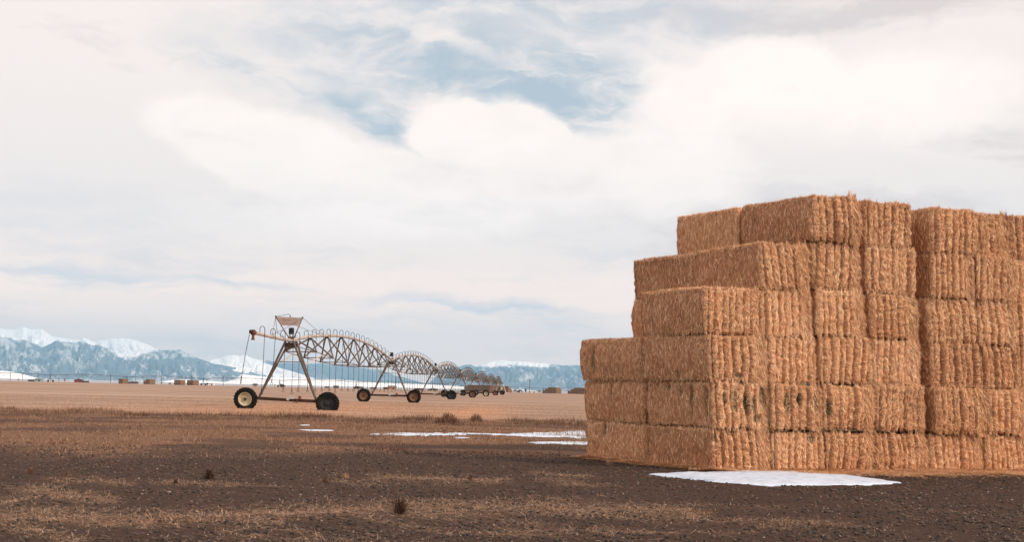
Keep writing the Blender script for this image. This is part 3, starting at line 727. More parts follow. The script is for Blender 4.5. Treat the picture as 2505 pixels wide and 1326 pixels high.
def sample(n, y0, y1, half, dens, power=1.0):
    """random ground points in the wedge seen by the camera (plus margin), thinned by a density function"""
    Y = y0 + (y1 - y0) * rs.rand(n) ** power; X = (rs.rand(n) * 2 - 1) * (0.40 * Y + half)
    k = rs.rand(n) < dens(X, Y); return X[k], Y[k]
def off_stack(X, Y):
    rx, ry = X - BX, Y - BY
    det = Fd[0] * Sd[1] - Fd[1] * Sd[0]
    u = (rx * Sd[1] - ry * Sd[0]) / det; v = (Fd[0] * ry - Fd[1] * rx) / det
    return ~((u > 0.05) & (u < 9) & (v > 0.02) & (v < 9))
# snow patches: outlines in ground coordinates
def snow_patch(pxs, label, thick=0.045, seed=1, rag=0.22):
    pts = [gp(*p) for p in pxs]
    n = 260
    P = np.array(pts + [pts[0]]); seg = np.linalg.norm(np.diff(P, axis=0), axis=1); cum = np.concatenate([[0], np.cumsum(seg)])
    q = np.linspace(0, cum[-1], n + 1)[:-1]
    x = np.interp(q, cum, P[:, 0]); y_ = np.interp(q, cum, P[:, 1])
    c = P[:-1].mean(0)
    wob = 1 + (fbm(q * 2.1, q * 0 + seed, seed, 5, 0.7) - 0.5) * rag
    if rag > 0.5: y_ = y_ + (fbm(x * 0.8, x * 0 + seed, seed, 5, 0.75) - 0.5) * 3.2 * np.clip(np.sin(np.pi * (q * 2 / cum[-1] % 1.0)) * 2, 0.2, 1) * min(1.0, cum[-1] / 12)
    V = []; rings = np.concatenate([np.linspace(0, 0.9, 26), [0.95, 0.985, 1.0]])
    for r in rings:
        X = c[0] + (x - c[0]) * r * (1 + (wob - 1) * r); Yq = c[1] + (y_ - c[1]) * r * (1 + (wob - 1) * r)
        edge = math.sqrt(max(0.0, 1 - r ** 6))
        zz = gz(X, Yq) * 0.5 + thick * edge * (0.6 + 0.9 * fbm(X * 2.3, Yq * 2.3, seed + 3, 3)) - 0.012 * (r == 1.0) + 0.004
        if r < 1: zz = np.maximum(zz, gz(X, Yq) + 0.006 * edge)
        V.append(np.stack([X, Yq, zz], 1))
    V = np.concatenate(V); f = grid_faces(len(rings), n)
    i = np.arange(len(rings) - 1) * n
    f = np.concatenate([f, np.stack([i + n - 1, i, i + n, i + 2 * n - 1], 1)])
    o = raw_mesh('snow_patch', V - np.array([c[0], c[1], 0]), f, M['snow'], loc=(c[0], c[1], 0))
    tag(o, label, 'snow patch', 'patches of old snow'); return np.array(pts)
SNOWS = []
SNOWS.append(snow_patch([(1588, 1163), (1640, 1161), (1700, 1161), (1770, 1159.5), (1790, 1157), (1840, 1158), (1905, 1156.5), (1960, 1161), (2030, 1164), (2100, 1170), (2150, 1176), (2200, 1184), (2160, 1188), (2100, 1190), (2020, 1193), (1960, 1192), (1890, 1190), (1800, 1186), (1740, 1182), (1690, 1174), (1640, 1168)],
            'long white snow patch on the soil in front of the big stack', 0.055, 2))
SNOWS.append(snow_patch([(918, 1062), (980, 1060.5), (1040, 1061), (1140, 1062), (1215, 1063), (1230, 1064.5), (1150, 1065.5), (1100, 1065.5), (1050, 1066), (1000, 1066), (930, 1065)], 'thin snow strip in dry grass, left half of the long streak', 0.018, 3, 0.9))
SNOWS.append(snow_patch([(1225, 1063), (1260, 1062), (1300, 1060), (1380, 1057), (1450, 1056), (1450, 1072), (1420, 1074), (1390, 1070), (1330, 1068), (1250, 1066)], 'wide snow streak in dry grass reaching behind the leftmost pile', 0.018, 4, 0.9))
SNOWS.append(snow_patch([(1288, 1084), (1340, 1083), (1450, 1082), (1450, 1089), (1380, 1088), (1310, 1086.5)], 'nearer short snow streak beside the leftmost pile', 0.018, 5, 0.9))
SNOWS.append(snow_patch([(722, 1053.5), (770, 1052), (812, 1054), (790, 1055.6), (745, 1055)], 'small snow patch in dry grass below the nearest tower', 0.018, 6, 0.9))
SNOWS.append(snow_patch([(1112, 1073), (1140, 1072.3), (1150, 1074), (1125, 1075)], 'tiny snow patch just below the long snow streak', 0.018, 7, 0.9))
SNOWS.append(snow_patch([(733, 1041), (755, 1040.4), (757, 1041.4), (738, 1041.9)], 'tiny snow patch nearest the field edge below the tower', 0.018, 8, 0.9))
def snow_here(X, Y):
    r = np.zeros(len(X), bool)
    for S_ in SNOWS:
        px, py = S_[:, 0], S_[:, 1]; ins = np.zeros(len(X), bool); j = len(px) - 1
        for i in range(len(px)):
            with np.errstate(divide='ignore', invalid='ignore'):
                c = ((py[i] > Y) != (py[j] > Y)) & (X < (px[j] - px[i]) * (Y - py[i]) / (py[j] - py[i] + 1e-12) + px[i])
            ins ^= c; j = i
        r |= ins
    return r
# scrub grass
X, Y = sample(520000, 27, 69, 5, lambda X, Y: scrub_density(X, Y) ** 1.3 * (0.06 + 0.94 * sstep(fbm(X * 0.8, Y * 1.3, 40, 5, 0.6), 0.42, 0.58)), 0.85)
sn_ = snow_here(X, Y); k = off_stack(X, Y) & ~(sn_ & (rs.rand(len(X)) < 0.25)); X, Y, sn_ = X[k], Y[k], sn_[k]
tall = sstep(Y, 50, 66) * sstep(fbm(X * 0.45, Y * 0.3, 61, 3), 0.35, 0.62)
rustn = sstep(fbm(X * 0.35, Y * 0.3, 63, 3), 0.42, 0.62)
clump = sstep(fbm(X * 0.8, Y * 1.3, 40, 5, 0.6), 0.45, 0.68)
H = (0.022 + 0.05 * rs.rand(len(X)) ** 2.5) * (0.7 + 0.5 * rustn + 1.9 * clump * sstep(fbm(X * 2.3, Y * 2.3, 47, 3), 0.4, 0.65)) + 0.34 * tall * rs.rand(len(X)) ** 1.6 + sn_ * rs.uniform(0.04, 0.12, len(X))
tn = np.clip(rs.beta(1.4, 1.4, len(X)) * 1.0 - 0.30 * rustn * sstep(Y, 45, 62) - 0.12 * tall + 0.12, 0.0, 1)
tag(blades('scrub_grass', X, Y, gz(X, Y) - 0.005, H, 0.0034 + Y * 0.00007, tn, 'grass', 1.15, 3), 'dry brown scrub grass between the bare soil and the field', 'grass', kind='stuff')
# field stubble fringe
X, Y = sample(200000, YF - 1, 140, 6, lambda X, Y: 0.25 + 0.75 * sstep(fbm(X * 0.3, Y * 1.1, 44, 4), 0.4, 0.6), 1.5)
k = off_stack(X, Y); X, Y = X[k], Y[k]
tag(blades('stubble', X, Y, gz(X, Y), 0.025 + 0.07 * rs.rand(len(X)), 0.004 + Y * 0.00005, np.clip(rs.beta(3, 2, len(X)) * 0.7 + 0.2, 0, 1), 'stub', 0.5, 4), 'pale cut stubble standing along the near edge of the field', 'stubble', kind='stuff')
# straw litter rows on bare soil
X, Y = sample(430000, 10.5, 33, 1.5, lambda X, Y: np.clip(band_density(X, Y) ** 1.5 * 1.0 + 0.014, 0, 1), 1.3)
k = off_stack(X, Y) & ~(snow_here(X, Y) & (rs.rand(len(X)) < 0.5)); X, Y = X[k], Y[k]
tag(blades('straw_litter', X, Y, gz(X, Y), rs.uniform(0.03, 0.16, len(X)), 0.0026 + 0 * X, np.clip(rs.beta(2, 1.5, len(X)), 0, 1), 'straw', 0.3, 5, flat=True), 'rows of loose straw lying across the bare soil', 'straw', kind='stuff')
X, Y = sample(90000, 10.5, 33, 1.5, lambda X, Y: np.clip(band_density(X, Y) ** 1.3 * sstep(fbm(X * 1.6, Y * 2.2, 91, 4), 0.42, 0.62) * 1.5 + 0.004, 0, 1), 1.3)
k = off_stack(X, Y) & ~snow_here(X, Y); X, Y = X[k], Y[k]
tag(blades('straw_tufts', X, Y, gz(X, Y), rs.uniform(0.02, 0.11, len(X)), 0.0022 + 0 * X, np.clip(rs.beta(2, 1.6, len(X)), 0, 1), 'straw', 1.25, 15), 'loose tufts of straw sticking up along the straw rows', 'straw', kind='stuff')
# straw skirt round the foot of the stack
n = 90000; u = rs.rand(n) * 8.6 - 0.1; v = -np.abs(rs.normal(0, 0.55, n)) * (0.5 + fbm(u * 1.2, u * 0, 5, 3)) + 0.04
m2 = rs.rand(n) < 0.2; vv = rs.rand(n) * 5; u2 = -np.abs(rs.normal(0, 0.14, n)) - 0.02
u = np.where(m2, u2, u); v = np.where(m2, vv, v)
X = BX + u * Fd[0] + v * Sd[0]; Y = BY + u * Fd[1] + v * Sd[1]
tag(blades('straw_skirt', X, Y, gz(X, Y) + (0.02 + 0.10 * np.exp(-np.minimum(np.abs(v), np.abs(u)) / 0.10) * fbm(u * 2.5, v * 2 + 7, 15, 3)) * rs.rand(n), rs.uniform(0.05, 0.20, n), 0.003 + 0 * X, np.clip(rs.beta(2.5, 2, n), 0, 1), 'hay', 0.3, 6, flat=True), 'fallen straw heaped along the foot of the big stack', 'straw', kind='stuff')

# ---- pebbles and clods
def ico():
    p = (1 + 5 ** 0.5) / 2
    v = np.array([(-1, p, 0), (1, p, 0), (-1, -p, 0), (1, -p, 0), (0, -1, p), (0, 1, p), (0, -1, -p), (0, 1, -p), (p, 0, -1), (p, 0, 1), (-p, 0, -1), (-p, 0, 1)], float)
    v /= np.linalg.norm(v[0])
    f = np.array([(0, 11, 5), (0, 5, 1), (0, 1, 7), (0, 7, 10), (0, 10, 11), (1, 5, 9), (5, 11, 4), (11, 10, 2), (10, 7, 6), (7, 1, 8), (3, 9, 4), (3, 4, 2), (3, 2, 6), (3, 6, 8), (3, 8, 9), (4, 9, 5), (2, 4, 11), (6, 2, 10), (8, 6, 7), (9, 8, 1)])
    return v, f
def pebbles(name, n, y0, y1, smin, smax, cols, label, power=1.4, pw=2.5):
    iv, if_ = ico()
    X, Y = sample(n, y0, y1, 1.5, lambda X, Y: 0.35 + 0.65 * sstep(fbm(X * 1.1, Y * 1.1, 70, 3), 0.4, 0.6), power)
    k = off_stack(X, Y) & ~snow_here(X, Y); X, Y = X[k], Y[k]; n = len(X)
    s = smin + (smax - smin) * rs.rand(n) ** pw
    sc = s[:, None] * rs.uniform([0.7, 0.7, 0.4], [1.3, 1.1, 0.8], (n, 3))
    jit = 1 + rs.normal(0, 0.16, (n, 12, 1))
    a = rs.uniform(0, 6.28, n); ca, sa = np.cos(a), np.sin(a)
    V = iv[None] * jit * sc[:, None]
    V = np.stack([V[..., 0] * ca[:, None] - V[..., 1] * sa[:, None], V[..., 0] * sa[:, None] + V[..., 1] * ca[:, None], V[..., 2]], -1)
    V += np.stack([X, Y, gz(X, Y) + s * 0.2], 1)[:, None]
    F_ = (if_[None] + (np.arange(n) * 12)[:, None, None]).reshape(-1, 3)
    c = np.array(cols)[rs.randint(0, len(cols), n)] * rs.uniform(0.7, 1.25, (n, 1))
    o = raw_mesh(name, V.reshape(-1, 3), F_, M['pebble'], attr={'tint': np.repeat(c, 12, 0)}, smooth=False)
    tag(o, label, 'stones', kind='stuff')
pebbles('pebbles', 20000, 10.5, 34, 0.004, 0.020, [(0.17, 0.12, 0.095), (0.11, 0.07, 0.05), (0.25, 0.175, 0.14), (0.02, 0.016, 0.014), (0.08, 0.05, 0.04)], 'small stones scattered over the bare soil')
pebbles('soil_clods', 60000, 10.5, 34, 0.006, 0.032, [(0.040, 0.022, 0.015), (0.024, 0.014, 0.010), (0.058, 0.033, 0.023), (0.075, 0.044, 0.031), (0.014, 0.009, 0.007)], 'crumbs and clods of dark soil', 1.3, 2.2)

# ---- individual dry weeds
def weed(px, py, hpx, wpx, label, n=160, seed=1, tone=0.35, m_='weed'):
    if n < 370: n = int(n * 0.45)
    x, y_ = gp(px, py); s = FPX / y_; h = hpx / s; w = wpx / s
    r = np.random.RandomState(seed)
    wide = 0.10 if m_ == 'weed' or n < 400 else 0.2
    X = r.normal(0, w * wide, n); Y = r.normal(0, w * wide, n)
    az = r.uniform(0, 6.28, n); segs = 3
    spread = np.abs(r.normal(0, 0.8, n)); L = h * r.uniform(0.2, 1.3, n) * np.clip(1.1 - np.abs(X) / (w * 0.6), 0.25, 1)
    P = []; wd = 0.0022 + 0 * X + 0.00006 * y_
    sx, sy = np.cos(r.uniform(-0.7, 0.7, n)), np.sin(r.uniform(-0.7, 0.7, n))
    px_, py_, pz_ = X.copy(), Y.copy(), np.zeros(n)
    for i in range(segs + 1):
        P.append(np.stack([px_ + sx * wd, py_ + sy * wd, pz_], 1)); P.append(np.stack([px_ - sx * wd, py_ - sy * wd, pz_], 1))
        a = spread * (0.6 + 0.5 * i) * min(1.0, w / max(h, 1e-3)) ; a = np.clip(a, 0, 1.5)
        aa = az + r.normal(0, 0.5, n)
        st = L / segs
        px_ = px_ + np.cos(aa) * np.sin(a) * st; py_ = py_ + np.sin(aa) * np.sin(a) * st; pz_ = pz_ + np.cos(a) * st
    A_ = np.stack(P, 1); m = 2 * (segs + 1); base = np.arange(n)[:, None] * m
    fs = np.concatenate([base + np.array([[2 * i, 2 * i + 1, 2 * i + 3, 2 * i + 2]]) for i in range(segs)])
    tt = np.clip(r.normal(tone, 0.18, n), 0, 1)
    o = raw_mesh('dry_weed', A_.reshape(-1, 3), fs, M[m_], attr={'tint': np.repeat(np.stack([tt, 0 * tt, 0 * tt], 1), m, 0)}, smooth=False, loc=(x, y_, float(gz(np.array([x]), np.array([y_]))[0]) - 0.01))
    tag(o, label, 'dry weed', 'dry weeds on the bare soil')
weed(978, 1257, 36, 40, 'dark rusty dry weed standing alone, nearest to the camera', 420, 2, 0.3)
weed(512, 1172, 24, 40, 'dark round dry weed left of centre at a straw row', 380, 3, 0.35)
weed(430, 1185, 13, 22, 'small brown dry weed at the left end of a straw row', 200, 4, 0.5)
weed(160, 1165, 16, 26, 'tan dry weed tuft at far left, smaller of the two', 220, 5, 0.9)
weed(76, 1162, 15, 22, 'tan dry weed tuft nearest the left edge', 180, 6, 0.9)
weed(795, 1180, 15, 26, 'brown dry weed in the middle, left of a straw heap', 220, 7, 0.5)
weed(1150, 1176, 12, 30, 'low dark dry weed in the middle straw row', 220, 8, 0.4)
weed(845, 1168, 10, 40, 'pale dry grass tuft right of the brown weed', 260, 9, 0.9, 'grass')
weed(1490, 1140, 13, 22, 'pale dry weed in front of the leftmost pile', 380, 10, 0.9, 'grass')
weed(1095, 1037, 24, 80, 'tall dry bush clump at the field edge near the middle', 900, 11, 0.3, 'grass')
weed(1165, 1033, 18, 40, 'shorter dry bush clump at the field edge, right of the tall one', 500, 12, 0.4, 'grass')

# ================================================================== IRRIGATION MACHINE
SPAN = 55.5; NT_ = 7; PZ = 4.2
def pz_of(t):           # pipe height along one span
    q = t / SPAN; return PZ + 4 * 1.12 * q * (1 - q)
def irrigator():
    root = empty('center_pivot_irrigator', (gx(700.5, 86.2) + 0.0, 86.2, 0), -0.0250)
    tag(root, 'long centre pivot irrigation machine with arched pipe spans on wheeled towers crossing the field', 'irrigation machine')
    J = 0.2             # pipe sits a little right of the tower's middle
    rr = random.Random(3)
    # --- wheel prototypes
    def tyre_mesh():
        m = MB(); R, w = 0.66, 0.19
        m.lathe([(0.40, -w * 0.75), (0.44, -w * 0.95), (0.52, -w * 1.08), (0.60, -w * 1.02), (R, -w * 0.8), (R + 0.012, 0), (R, w * 0.8), (0.60, w * 1.02), (0.52, w * 1.08), (0.44, w * 0.95), (0.40, w * 0.75), (0.40, -w * 0.75)], n=48)
        nl = 23
        for k in range(nl):
            for sgn in (-1, 1):
                a0 = 2 * math.pi * (k + (0.5 if sgn > 0 else 0)) / nl
                # angled lug from shoulder to centre
                pts = []
                for (da, yy) in ((0.0, sgn * w * 1.05), (0.12, sgn * w * 0.02)):
                    for dd in (-0.048, 0.048):
                        for rad in (R - 0.05, R + 0.045):
                            a = a0 + da + dd; pts.append(Vector((rad * math.cos(a), yy, rad * math.sin(a))))
                m.add(pts, [(0, 1, 3, 2), (4, 6, 7, 5), (1, 5, 7, 3), (0, 2, 6, 4), (0, 4, 5, 1), (2, 3, 7, 6)])
                # shoulder part of the lug
                pts = []
                for (rad, yy) in ((R + 0.04, sgn * w * 1.05), (0.55, sgn * w * 1.14)):
                    for dd in (-0.045, 0.045):
                        for dy in (0, -sgn * 0.05):
                            a = a0 + dd; pts.append(Vector((rad * math.cos(a), yy + dy, rad * math.sin(a))))
                m.add(pts, [(0, 1, 3, 2), (4, 6, 7, 5), (1, 5, 7, 3), (0, 2, 6, 4), (0, 4, 5, 1), (2, 3, 7, 6)])
        return m
    def rim_mesh():
        m = MB()
        m.lathe([(0.405, -0.17), (0.415, -0.185), (0.385, -0.18), (0.36, -0.13), (0.345, -0.06), (0.33, -0.035), (0.20, -0.02), (0.13, -0.055), (0.05, -0.06), (0.001, -0.06)], n=40)
        m.lathe([(0.001, 0.06), (0.13, 0.055), (0.33, 0.035), (0.36, 0.13), (0.385, 0.18), (0.415, 0.185), (0.405, 0.17)], n=40)
        return m
    def hub_mesh():
        m = MB(); m.lathe([(0.001, -0.15), (0.075, -0.15), (0.085, -0.06), (0.085, 0.0)], n=16)
        for k in range(8):
            a = 2 * math.pi * k / 8 + 0.2
            m.lathe([(0.001, -0.085), (0.018, -0.085), (0.018, -0.04)], n=6, c=(0.125 * math.cos(a), 0, 0.125 * math.sin(a)))
        return m
    protos = {}
    def wheel(x, y_, z, rim):
        if rim not in protos:
            o = tyre_mesh().build('wheel', M['tyre'], root)
            r_ = rim_mesh().build('rim', M[rim], o); hub_mesh().build('hub', M['dark'], o)
            protos[rim] = o
        else: o = copy_tree(protos[rim], root)
        o.location = (x, y_, z); o.rotation_euler = (0, rr.uniform(0, 6.28), 0); return o
    # --- towers
    def leg_mesh(p, q):
        m = MB(); m.tube([p, q], 0.068, 6); return m
    RIMS = [('rim_cream', 'rim_dark'), ('rim_orange', 'rim_orange'), ('rim_dark', 'rim_dark'), ('rim_dark', 'rim_orange'), ('rim_dark', 'rim_cream'), ('rim_dark', 'rim_orange'), ('rim_dark', 'rim_dark')]
    first = {}
    for k in range(NT_):
        y0 = k * SPAN; zl, zr = (0.58, 0.42) if k == 0 else (0.60, 0.57)
        wheel(-2.5, y0, zl, RIMS[k][0]); wheel(2.5, y0, zr, RIMS[k][1])
        bl, br = zl + 0.08, zr + 0.10
        m = MB(); m.tube([(-2.35, y0 + 0.25, bl), (2.35, y0 + 0.25, br)], 0.10, 8)
        m.box((-2.2, y0 + 0.2, bl), (0.28, 0.3, 0.3)); m.box((2.2, y0 + 0.2, br), (0.28, 0.3, 0.3))
        m.tube([(-2.2, y0 + 0.2, bl), (-2.5, y0, zl)], 0.05, 6); m.tube([(2.2, y0 + 0.2, br), (2.5, y0, zr)], 0.05, 6)
        m.tube([(-2.2, y0 + 0.12, bl + 0.06), (0, y0 + 0.12, (bl + br) / 2 + 0.06), (2.2, y0 + 0.12, br + 0.06)], 0.022, 6)
        beam = m.build('base_beam', M['beam'], root)
        bm_ = (bl + br) / 2
        m = MB(); m.box((0.28, y0 + 0.05, bm_ + 0.14), (0.30, 0.28, 0.17)); m.lathe([(0.001, -0.14), (0.085, -0.14), (0.10, -0.10), (0.10, 0.10), (0.085, 0.14), (0.001, 0.14)], n=16, c=(0.08, y0 + 0.05, bm_ + 0.05))
        for q in range(5): m.box((0.18 + q * 0.05, y0 + 0.05, bm_ + 0.235), (0.012, 0.26, 0.02))
        m.build('drive_motor', M['motor'], beam)
        if k < 3:
            m = MB(); m.lathe([(0.001, -0.10), (0.09, -0.10), (0.09, 0.12), (0.001, 0.12)], axis='z', n=14, c=(0.78, y0 + 0.12, bm_ + 0.13)); m.box((0.62, y0 + 0.1, bm_ - 0.05), (0.07, 0.1, 0.26))
            m.build('gearbox', M['rust'], beam)
            m = MB(); m.tube([(0.3, y0, bm_ - 0.02), (0.38, y0 - 0.05, bm_ - 0.14), (0.52, y0 - 0.05, bm_ - 0.16), (0.62, y0, bm_ - 0.08)], 0.012, 5); m.build('cable_loop', M['black'], beam)
        for sx in (-1, 1):
            for sy in (-1, 1):
                m = leg_mesh((sx * 1.68 + (-0.05 if sx < 0 else 0.1), y0 + 0.25, (bl if sx < 0 else br) + 0.04), (J + sx * 0.22, y0 + sy * 0.62, PZ - 0.05)); m.build('tower_leg', M['galv'], root)
        # stay between the paired legs, and up to the truss
        for sx in (-1, 1):
            m = MB(); a = Vector((J + sx * 0.87, y0 + 0.45, 2.75)); m.tube([a, (J + sx * 1.0, y0 + 6.9, 3.62)], 0.035, 6)
            m.build('stay', M['galv_light'], root)
            if k: m = MB(); m.tube([(J + sx * 0.87, y0 + 0.05, 2.75), (J + sx * 1.0, y0 - 6.9, 3.62)], 0.035, 6); m.build('stay', M['galv_light'], root)
        m = MB(); m.tube([(J - 0.75, y0 + 0.25, 2.9), (J + 0.75, y0 + 0.25, 2.9)], 0.028, 6); m.build('tie_bar', M['galv'], root)
        m = MB()
        m.box((J, y0 + 0.55, PZ - 0.30), (0.55, 0.06, 0.30), taper=0.8); m.box((J, y0 - 0.55, PZ - 0.30), (0.62, 0.06, 0.28), taper=0.7)
        m.box((J, y0, PZ - 0.19), (0.5, 1.1, 0.05))
        m.build('head_plate', M['dark'], root)
        # control can on its bracket
        m = MB(); m.lathe([(0.001, 0.0), (0.155, 0.0), (0.165, 0.05), (0.16, 0.36), (0.15, 0.385), (0.001, 0.40)], axis='z', n=20, c=(J, y0, 4.58))
        can = m.build('control_canister', M['black'], root)
        m = MB(); m.box((J, y0, 4.37), (0.36, 0.28, 0.11)); m.tube([(J - 0.06, y0, 4.4), (J - 0.06, y0, 4.6)], 0.018, 6); m.tube([(J + 0.07, y0, 4.4), (J + 0.07, y0, 4.6)], 0.018, 6)
        m.build('canister_bracket', M['rust'], can)
    # --- spans
    NV = 8
    hose_count = 0; rest = MB(); rest_heads = MB()
    def hose(x, y_, ztop, zend, sway, name_lab=None):
        nonlocal hose_count
        hose_count += 1
        side = 1
        zt = ztop + 0.09
        arc = [(x - 0.02, y_, zt)] + [(x - 0.02 + 0.13 - 0.13 * math.cos(a), y_, zt + 0.22 + 0.13 * math.sin(a)) for a in [i * math.pi / 6 for i in range(7)]]
        xe = x + 0.24
        far = y_ > 140
        m = rest if hose_count > 100 else MB()
        n = 5 if not far else 4
        m.tube(arc + [(xe, y_, zt - 0.25)], 0.019 if not far else 0.024, n)
        hb = rest if hose_count > 100 else m
        pts = [(xe, y_, zt - 0.2), (xe + sway * 0.4, y_, (zt + zend) / 2), (xe + sway, y_, zend + 0.16)]
        hb.tube(pts, 0.0155 if not far else 0.018, 4)
        hm = rest_heads if hose_count > 100 else MB()
        hm.tube([(xe + sway, y_, zend + 0.2), (xe + sway, y_, zend + 0.05)], 0.024, 6)
        rg = [(xe + sway + 0.062 * math.sin(a) * (1.25), y_, zend - 0.03 + 0.058 * math.cos(a)) for a in [i * math.pi / 4 for i in range(9)]]
        hm.tube(rg, 0.011 if not far else 0.014, 4)
        hm.box((xe + sway, y_, zend - 0.085), (0.13, 0.05, 0.018))
        if hose_count <= 100:
            o = m.build('drop_hose', M['hose'], root); hm.build('sprinkler_head', M['black'], o)
    def span(y0, k, last=False):
        L = SPAN
        m = MB(); m.tube([(J, y0 + L * i / 24, pz_of(L * i / 24)) for i in range(25)], 0.105, 12)
        for i in range(1, NV): m.tube([(J, y0 + L * i / NV - 0.08, pz_of(L * i / NV - 0.08)), (J, y0 + L * i / NV + 0.08, pz_of(L * i / NV + 0.08))], 0.15, 12)
        m.build('water_pipe', M['pipe'], root)
        m = MB()
        zq = lambda t: 3.75 - 4 * 0.62 * (t / L) * (1 - t / L)
        nodes = [L * (i + 0.5) / NV for i in range(NV)]; tops = [L * i / NV for i in range(1, NV)]
        tops_all = [2.2] + tops + [L - 2.2]
        for sx in (-1, 1):
            for i, t in enumerate(nodes):
                q = (J + sx * 1.0, y0 + t, zq(t))
                for tt in (tops_all[i], tops_all[i + 1]):
                    m.tube([(J + sx * 0.10, y0 + tt, pz_of(tt) - 0.16), q], 0.056, 5)
            ch = [(J + sx * 0.25, y0 + 0.6, PZ - 0.35)] + [(J + sx * 1.0, y0 + t, zq(t)) for t in nodes] + [(J + sx * 0.25, y0 + L - 0.6, PZ - 0.35)]
            m.tube(ch, 0.028, 5)
        for t in nodes: m.tube([(J - 1.0, y0 + t, zq(t)), (J + 1.0, y0 + t, zq(t))], 0.033, 5)
        tr = m.build('truss', M['galv'], root)
        m = MB()
        for tt in tops: m.box((J, y0 + tt, pz_of(tt) - 0.16), (0.20, 0.75, 0.11), taper=0.8)
        m.build('truss_bracket', M['dark'], tr)
        for i in range(18):
            t = 1.6 + (L - 3.2) * i / 17
            hose(J, y0 + t, pz_of(t), rr.uniform(0.95, 1.30), rr.uniform(-0.05, 0.03))
    for k in range(NT_): span(k * SPAN, k)
    # --- overhang towards the camera
    OL = 10.9
    m = MB(); m.tube([(J, 0.9, PZ), (J, 0, PZ - 0.03), (J, -3, PZ - 0.02), (J, -OL, PZ + 0.02)], 0.10, 12)
    for yy in (-3.0, -6.0): m.tube([(J, yy - 0.06, PZ), (J, yy + 0.06, PZ)], 0.13, 12)
    m.build('overhang_pipe', M['pipe'], root)
    m = MB(); m.lathe([(0.001, -0.20), (0.10, -0.19), (0.155, -0.12), (0.165, 0), (0.15, 0.12), (0.11, 0.2)], n=16, c=(J - 0.02, -OL - 0.1, PZ + 0.03))
    m.tube([(J - 0.02, -OL - 0.12, PZ), (J - 0.02, -OL - 0.15, PZ - 0.34)], 0.075, 10); m.tube([(J - 0.02, -OL - 0.15, PZ - 0.30), (J - 0.02, -OL - 0.15, PZ - 0.37)], 0.10, 10)
    eo = m.build('end_outlet', M['rust'], root)
    m = MB(); m.tube([(J - 0.1, -OL - 0.30, PZ + 0.12), (J - 0.1, -OL - 0.36, PZ + 0.0)], 0.10, 12); m.build('end_cap', M['black'], eo)
    for yy, ze, sw in ((-9.3, 1.05, -0.10), (-6.3, 1.55, -0.14), (-3.3, 1.15, -0.05), (-0.6, 1.05, -0.03)):
        hose(J, yy, PZ, ze, sw)
    m = MB(); m.tube([(J - 0.18, -OL - 0.3, PZ - 0.05), (J - 0.42, -OL - 0.3, 2.8), (J - 0.58, -OL - 0.3, 1.55)], 0.017, 5); m.tube([(J - 0.55, -OL - 0.3, 1.9), (J - 0.59, -OL - 0.3, 1.5)], 0.03, 6)
    o = m.build('drop_hose', M['hose'], root)
    # --- mast, sign and cables
    tl = Vector((J - 0.98, 0, 5.63)); tr_ = Vector((J + 0.66, 0, 5.60))
    m = MB(); m.tube([(J - 0.14, 0, 4.35), tl], 0.032, 6); m.tube([(J + 0.16, 0, 4.35), tr_], 0.032, 6)
    m.lathe([(0.001, -0.06), (0.05, -0.06), (0.05, 0.06), (0.001, 0.06)], n=10, c=tuple(tl)); m.lathe([(0.001, -0.06), (0.05, -0.06), (0.05, 0.06), (0.001, 0.06)], n=10, c=tuple(tr_))
    m.build('mast', M['rust'], root)
    a0 = tl + Vector((0.06, -0.05, -0.01)); a1 = tr_ + Vector((-0.06, -0.05, -0.01)); zb = 5.09
    fl = lambda z: tl.lerp(Vector((J - 0.14, 0, 4.35)), (5.63 - z) / 1.28); fr = lambda z: tr_.lerp(Vector((J + 0.16, 0, 4.35)), (5.60 - z) / 1.25)
    b0 = fl(zb) + Vector((0, -0.05, 0)); b1 = fr(zb) + Vector((0, -0.05, 0))
    sv = [a0, a1, b1, b0]; m = MB(); m.add(sv + [v + Vector((0, 0.02, 0)) for v in sv], [(0, 3, 2, 1), (4, 5, 6, 7), (0, 1, 5, 4), (1, 2, 6, 5), (2, 3, 7, 6), (3, 0, 4, 7)])
    sign = m.build('sign_board', M['sign'], root, smooth=False)
    def text(s, size, cx_, cz, w, name):
        cu = bpy.data.curves.new(name, 'FONT'); cu.body = s; cu.size = size; cu.align_x = 'CENTER'; cu.align_y = 'CENTER'; cu.extrude = 0.002; cu.offset = 0.001; cu.space_character = 1.05
        ob = bpy.data.objects.new(name, cu); COL.objects.link(ob)
        bpy.context.view_layer.update()
        me = bpy.data.meshes.new_from_object(ob.evaluated_get(bpy.context.evaluated_depsgraph_get()))
        bpy.data.objects.remove(ob)
        xs = [v.co.x for v in me.vertices]; k = w / (max(xs) - min(xs))
        for v in me.vertices: v.co = Vector((v.co.x * k + cx_, -0.055 - v.co.z, v.co.y + cz))
        me.materials.clear(); me.materials.append(M['letter'])
        o = bpy.data.objects.new(name, me); COL.objects.link(o); o.parent = sign
    text('ZIMMATIC', 0.33, J - 0.15, 5.43, 1.22, 'lettering')
    text('IRRIGATION', 0.14, J - 0.16, 5.215, 1.0, 'lettering')
    for a, b in ((tl, (J, -5.97, PZ + 0.1)), (tr_, (J, -5.97, PZ + 0.1)), (tl, (J, 10.6, pz_of(10.6) + 0.1)), (tr_, (J, 12.1, pz_of(12.1) + 0.1))):
        m = MB(); a = Vector(a); b = Vector(b); mid = (a + b) / 2 + Vector((0, 0, -0.06)); m.tube([a, mid, b], 0.0125, 5)
        m.tube([b, b + (mid - b) * 0.12], 0.022, 6); m.build('stay_cable', M['rust'], root)
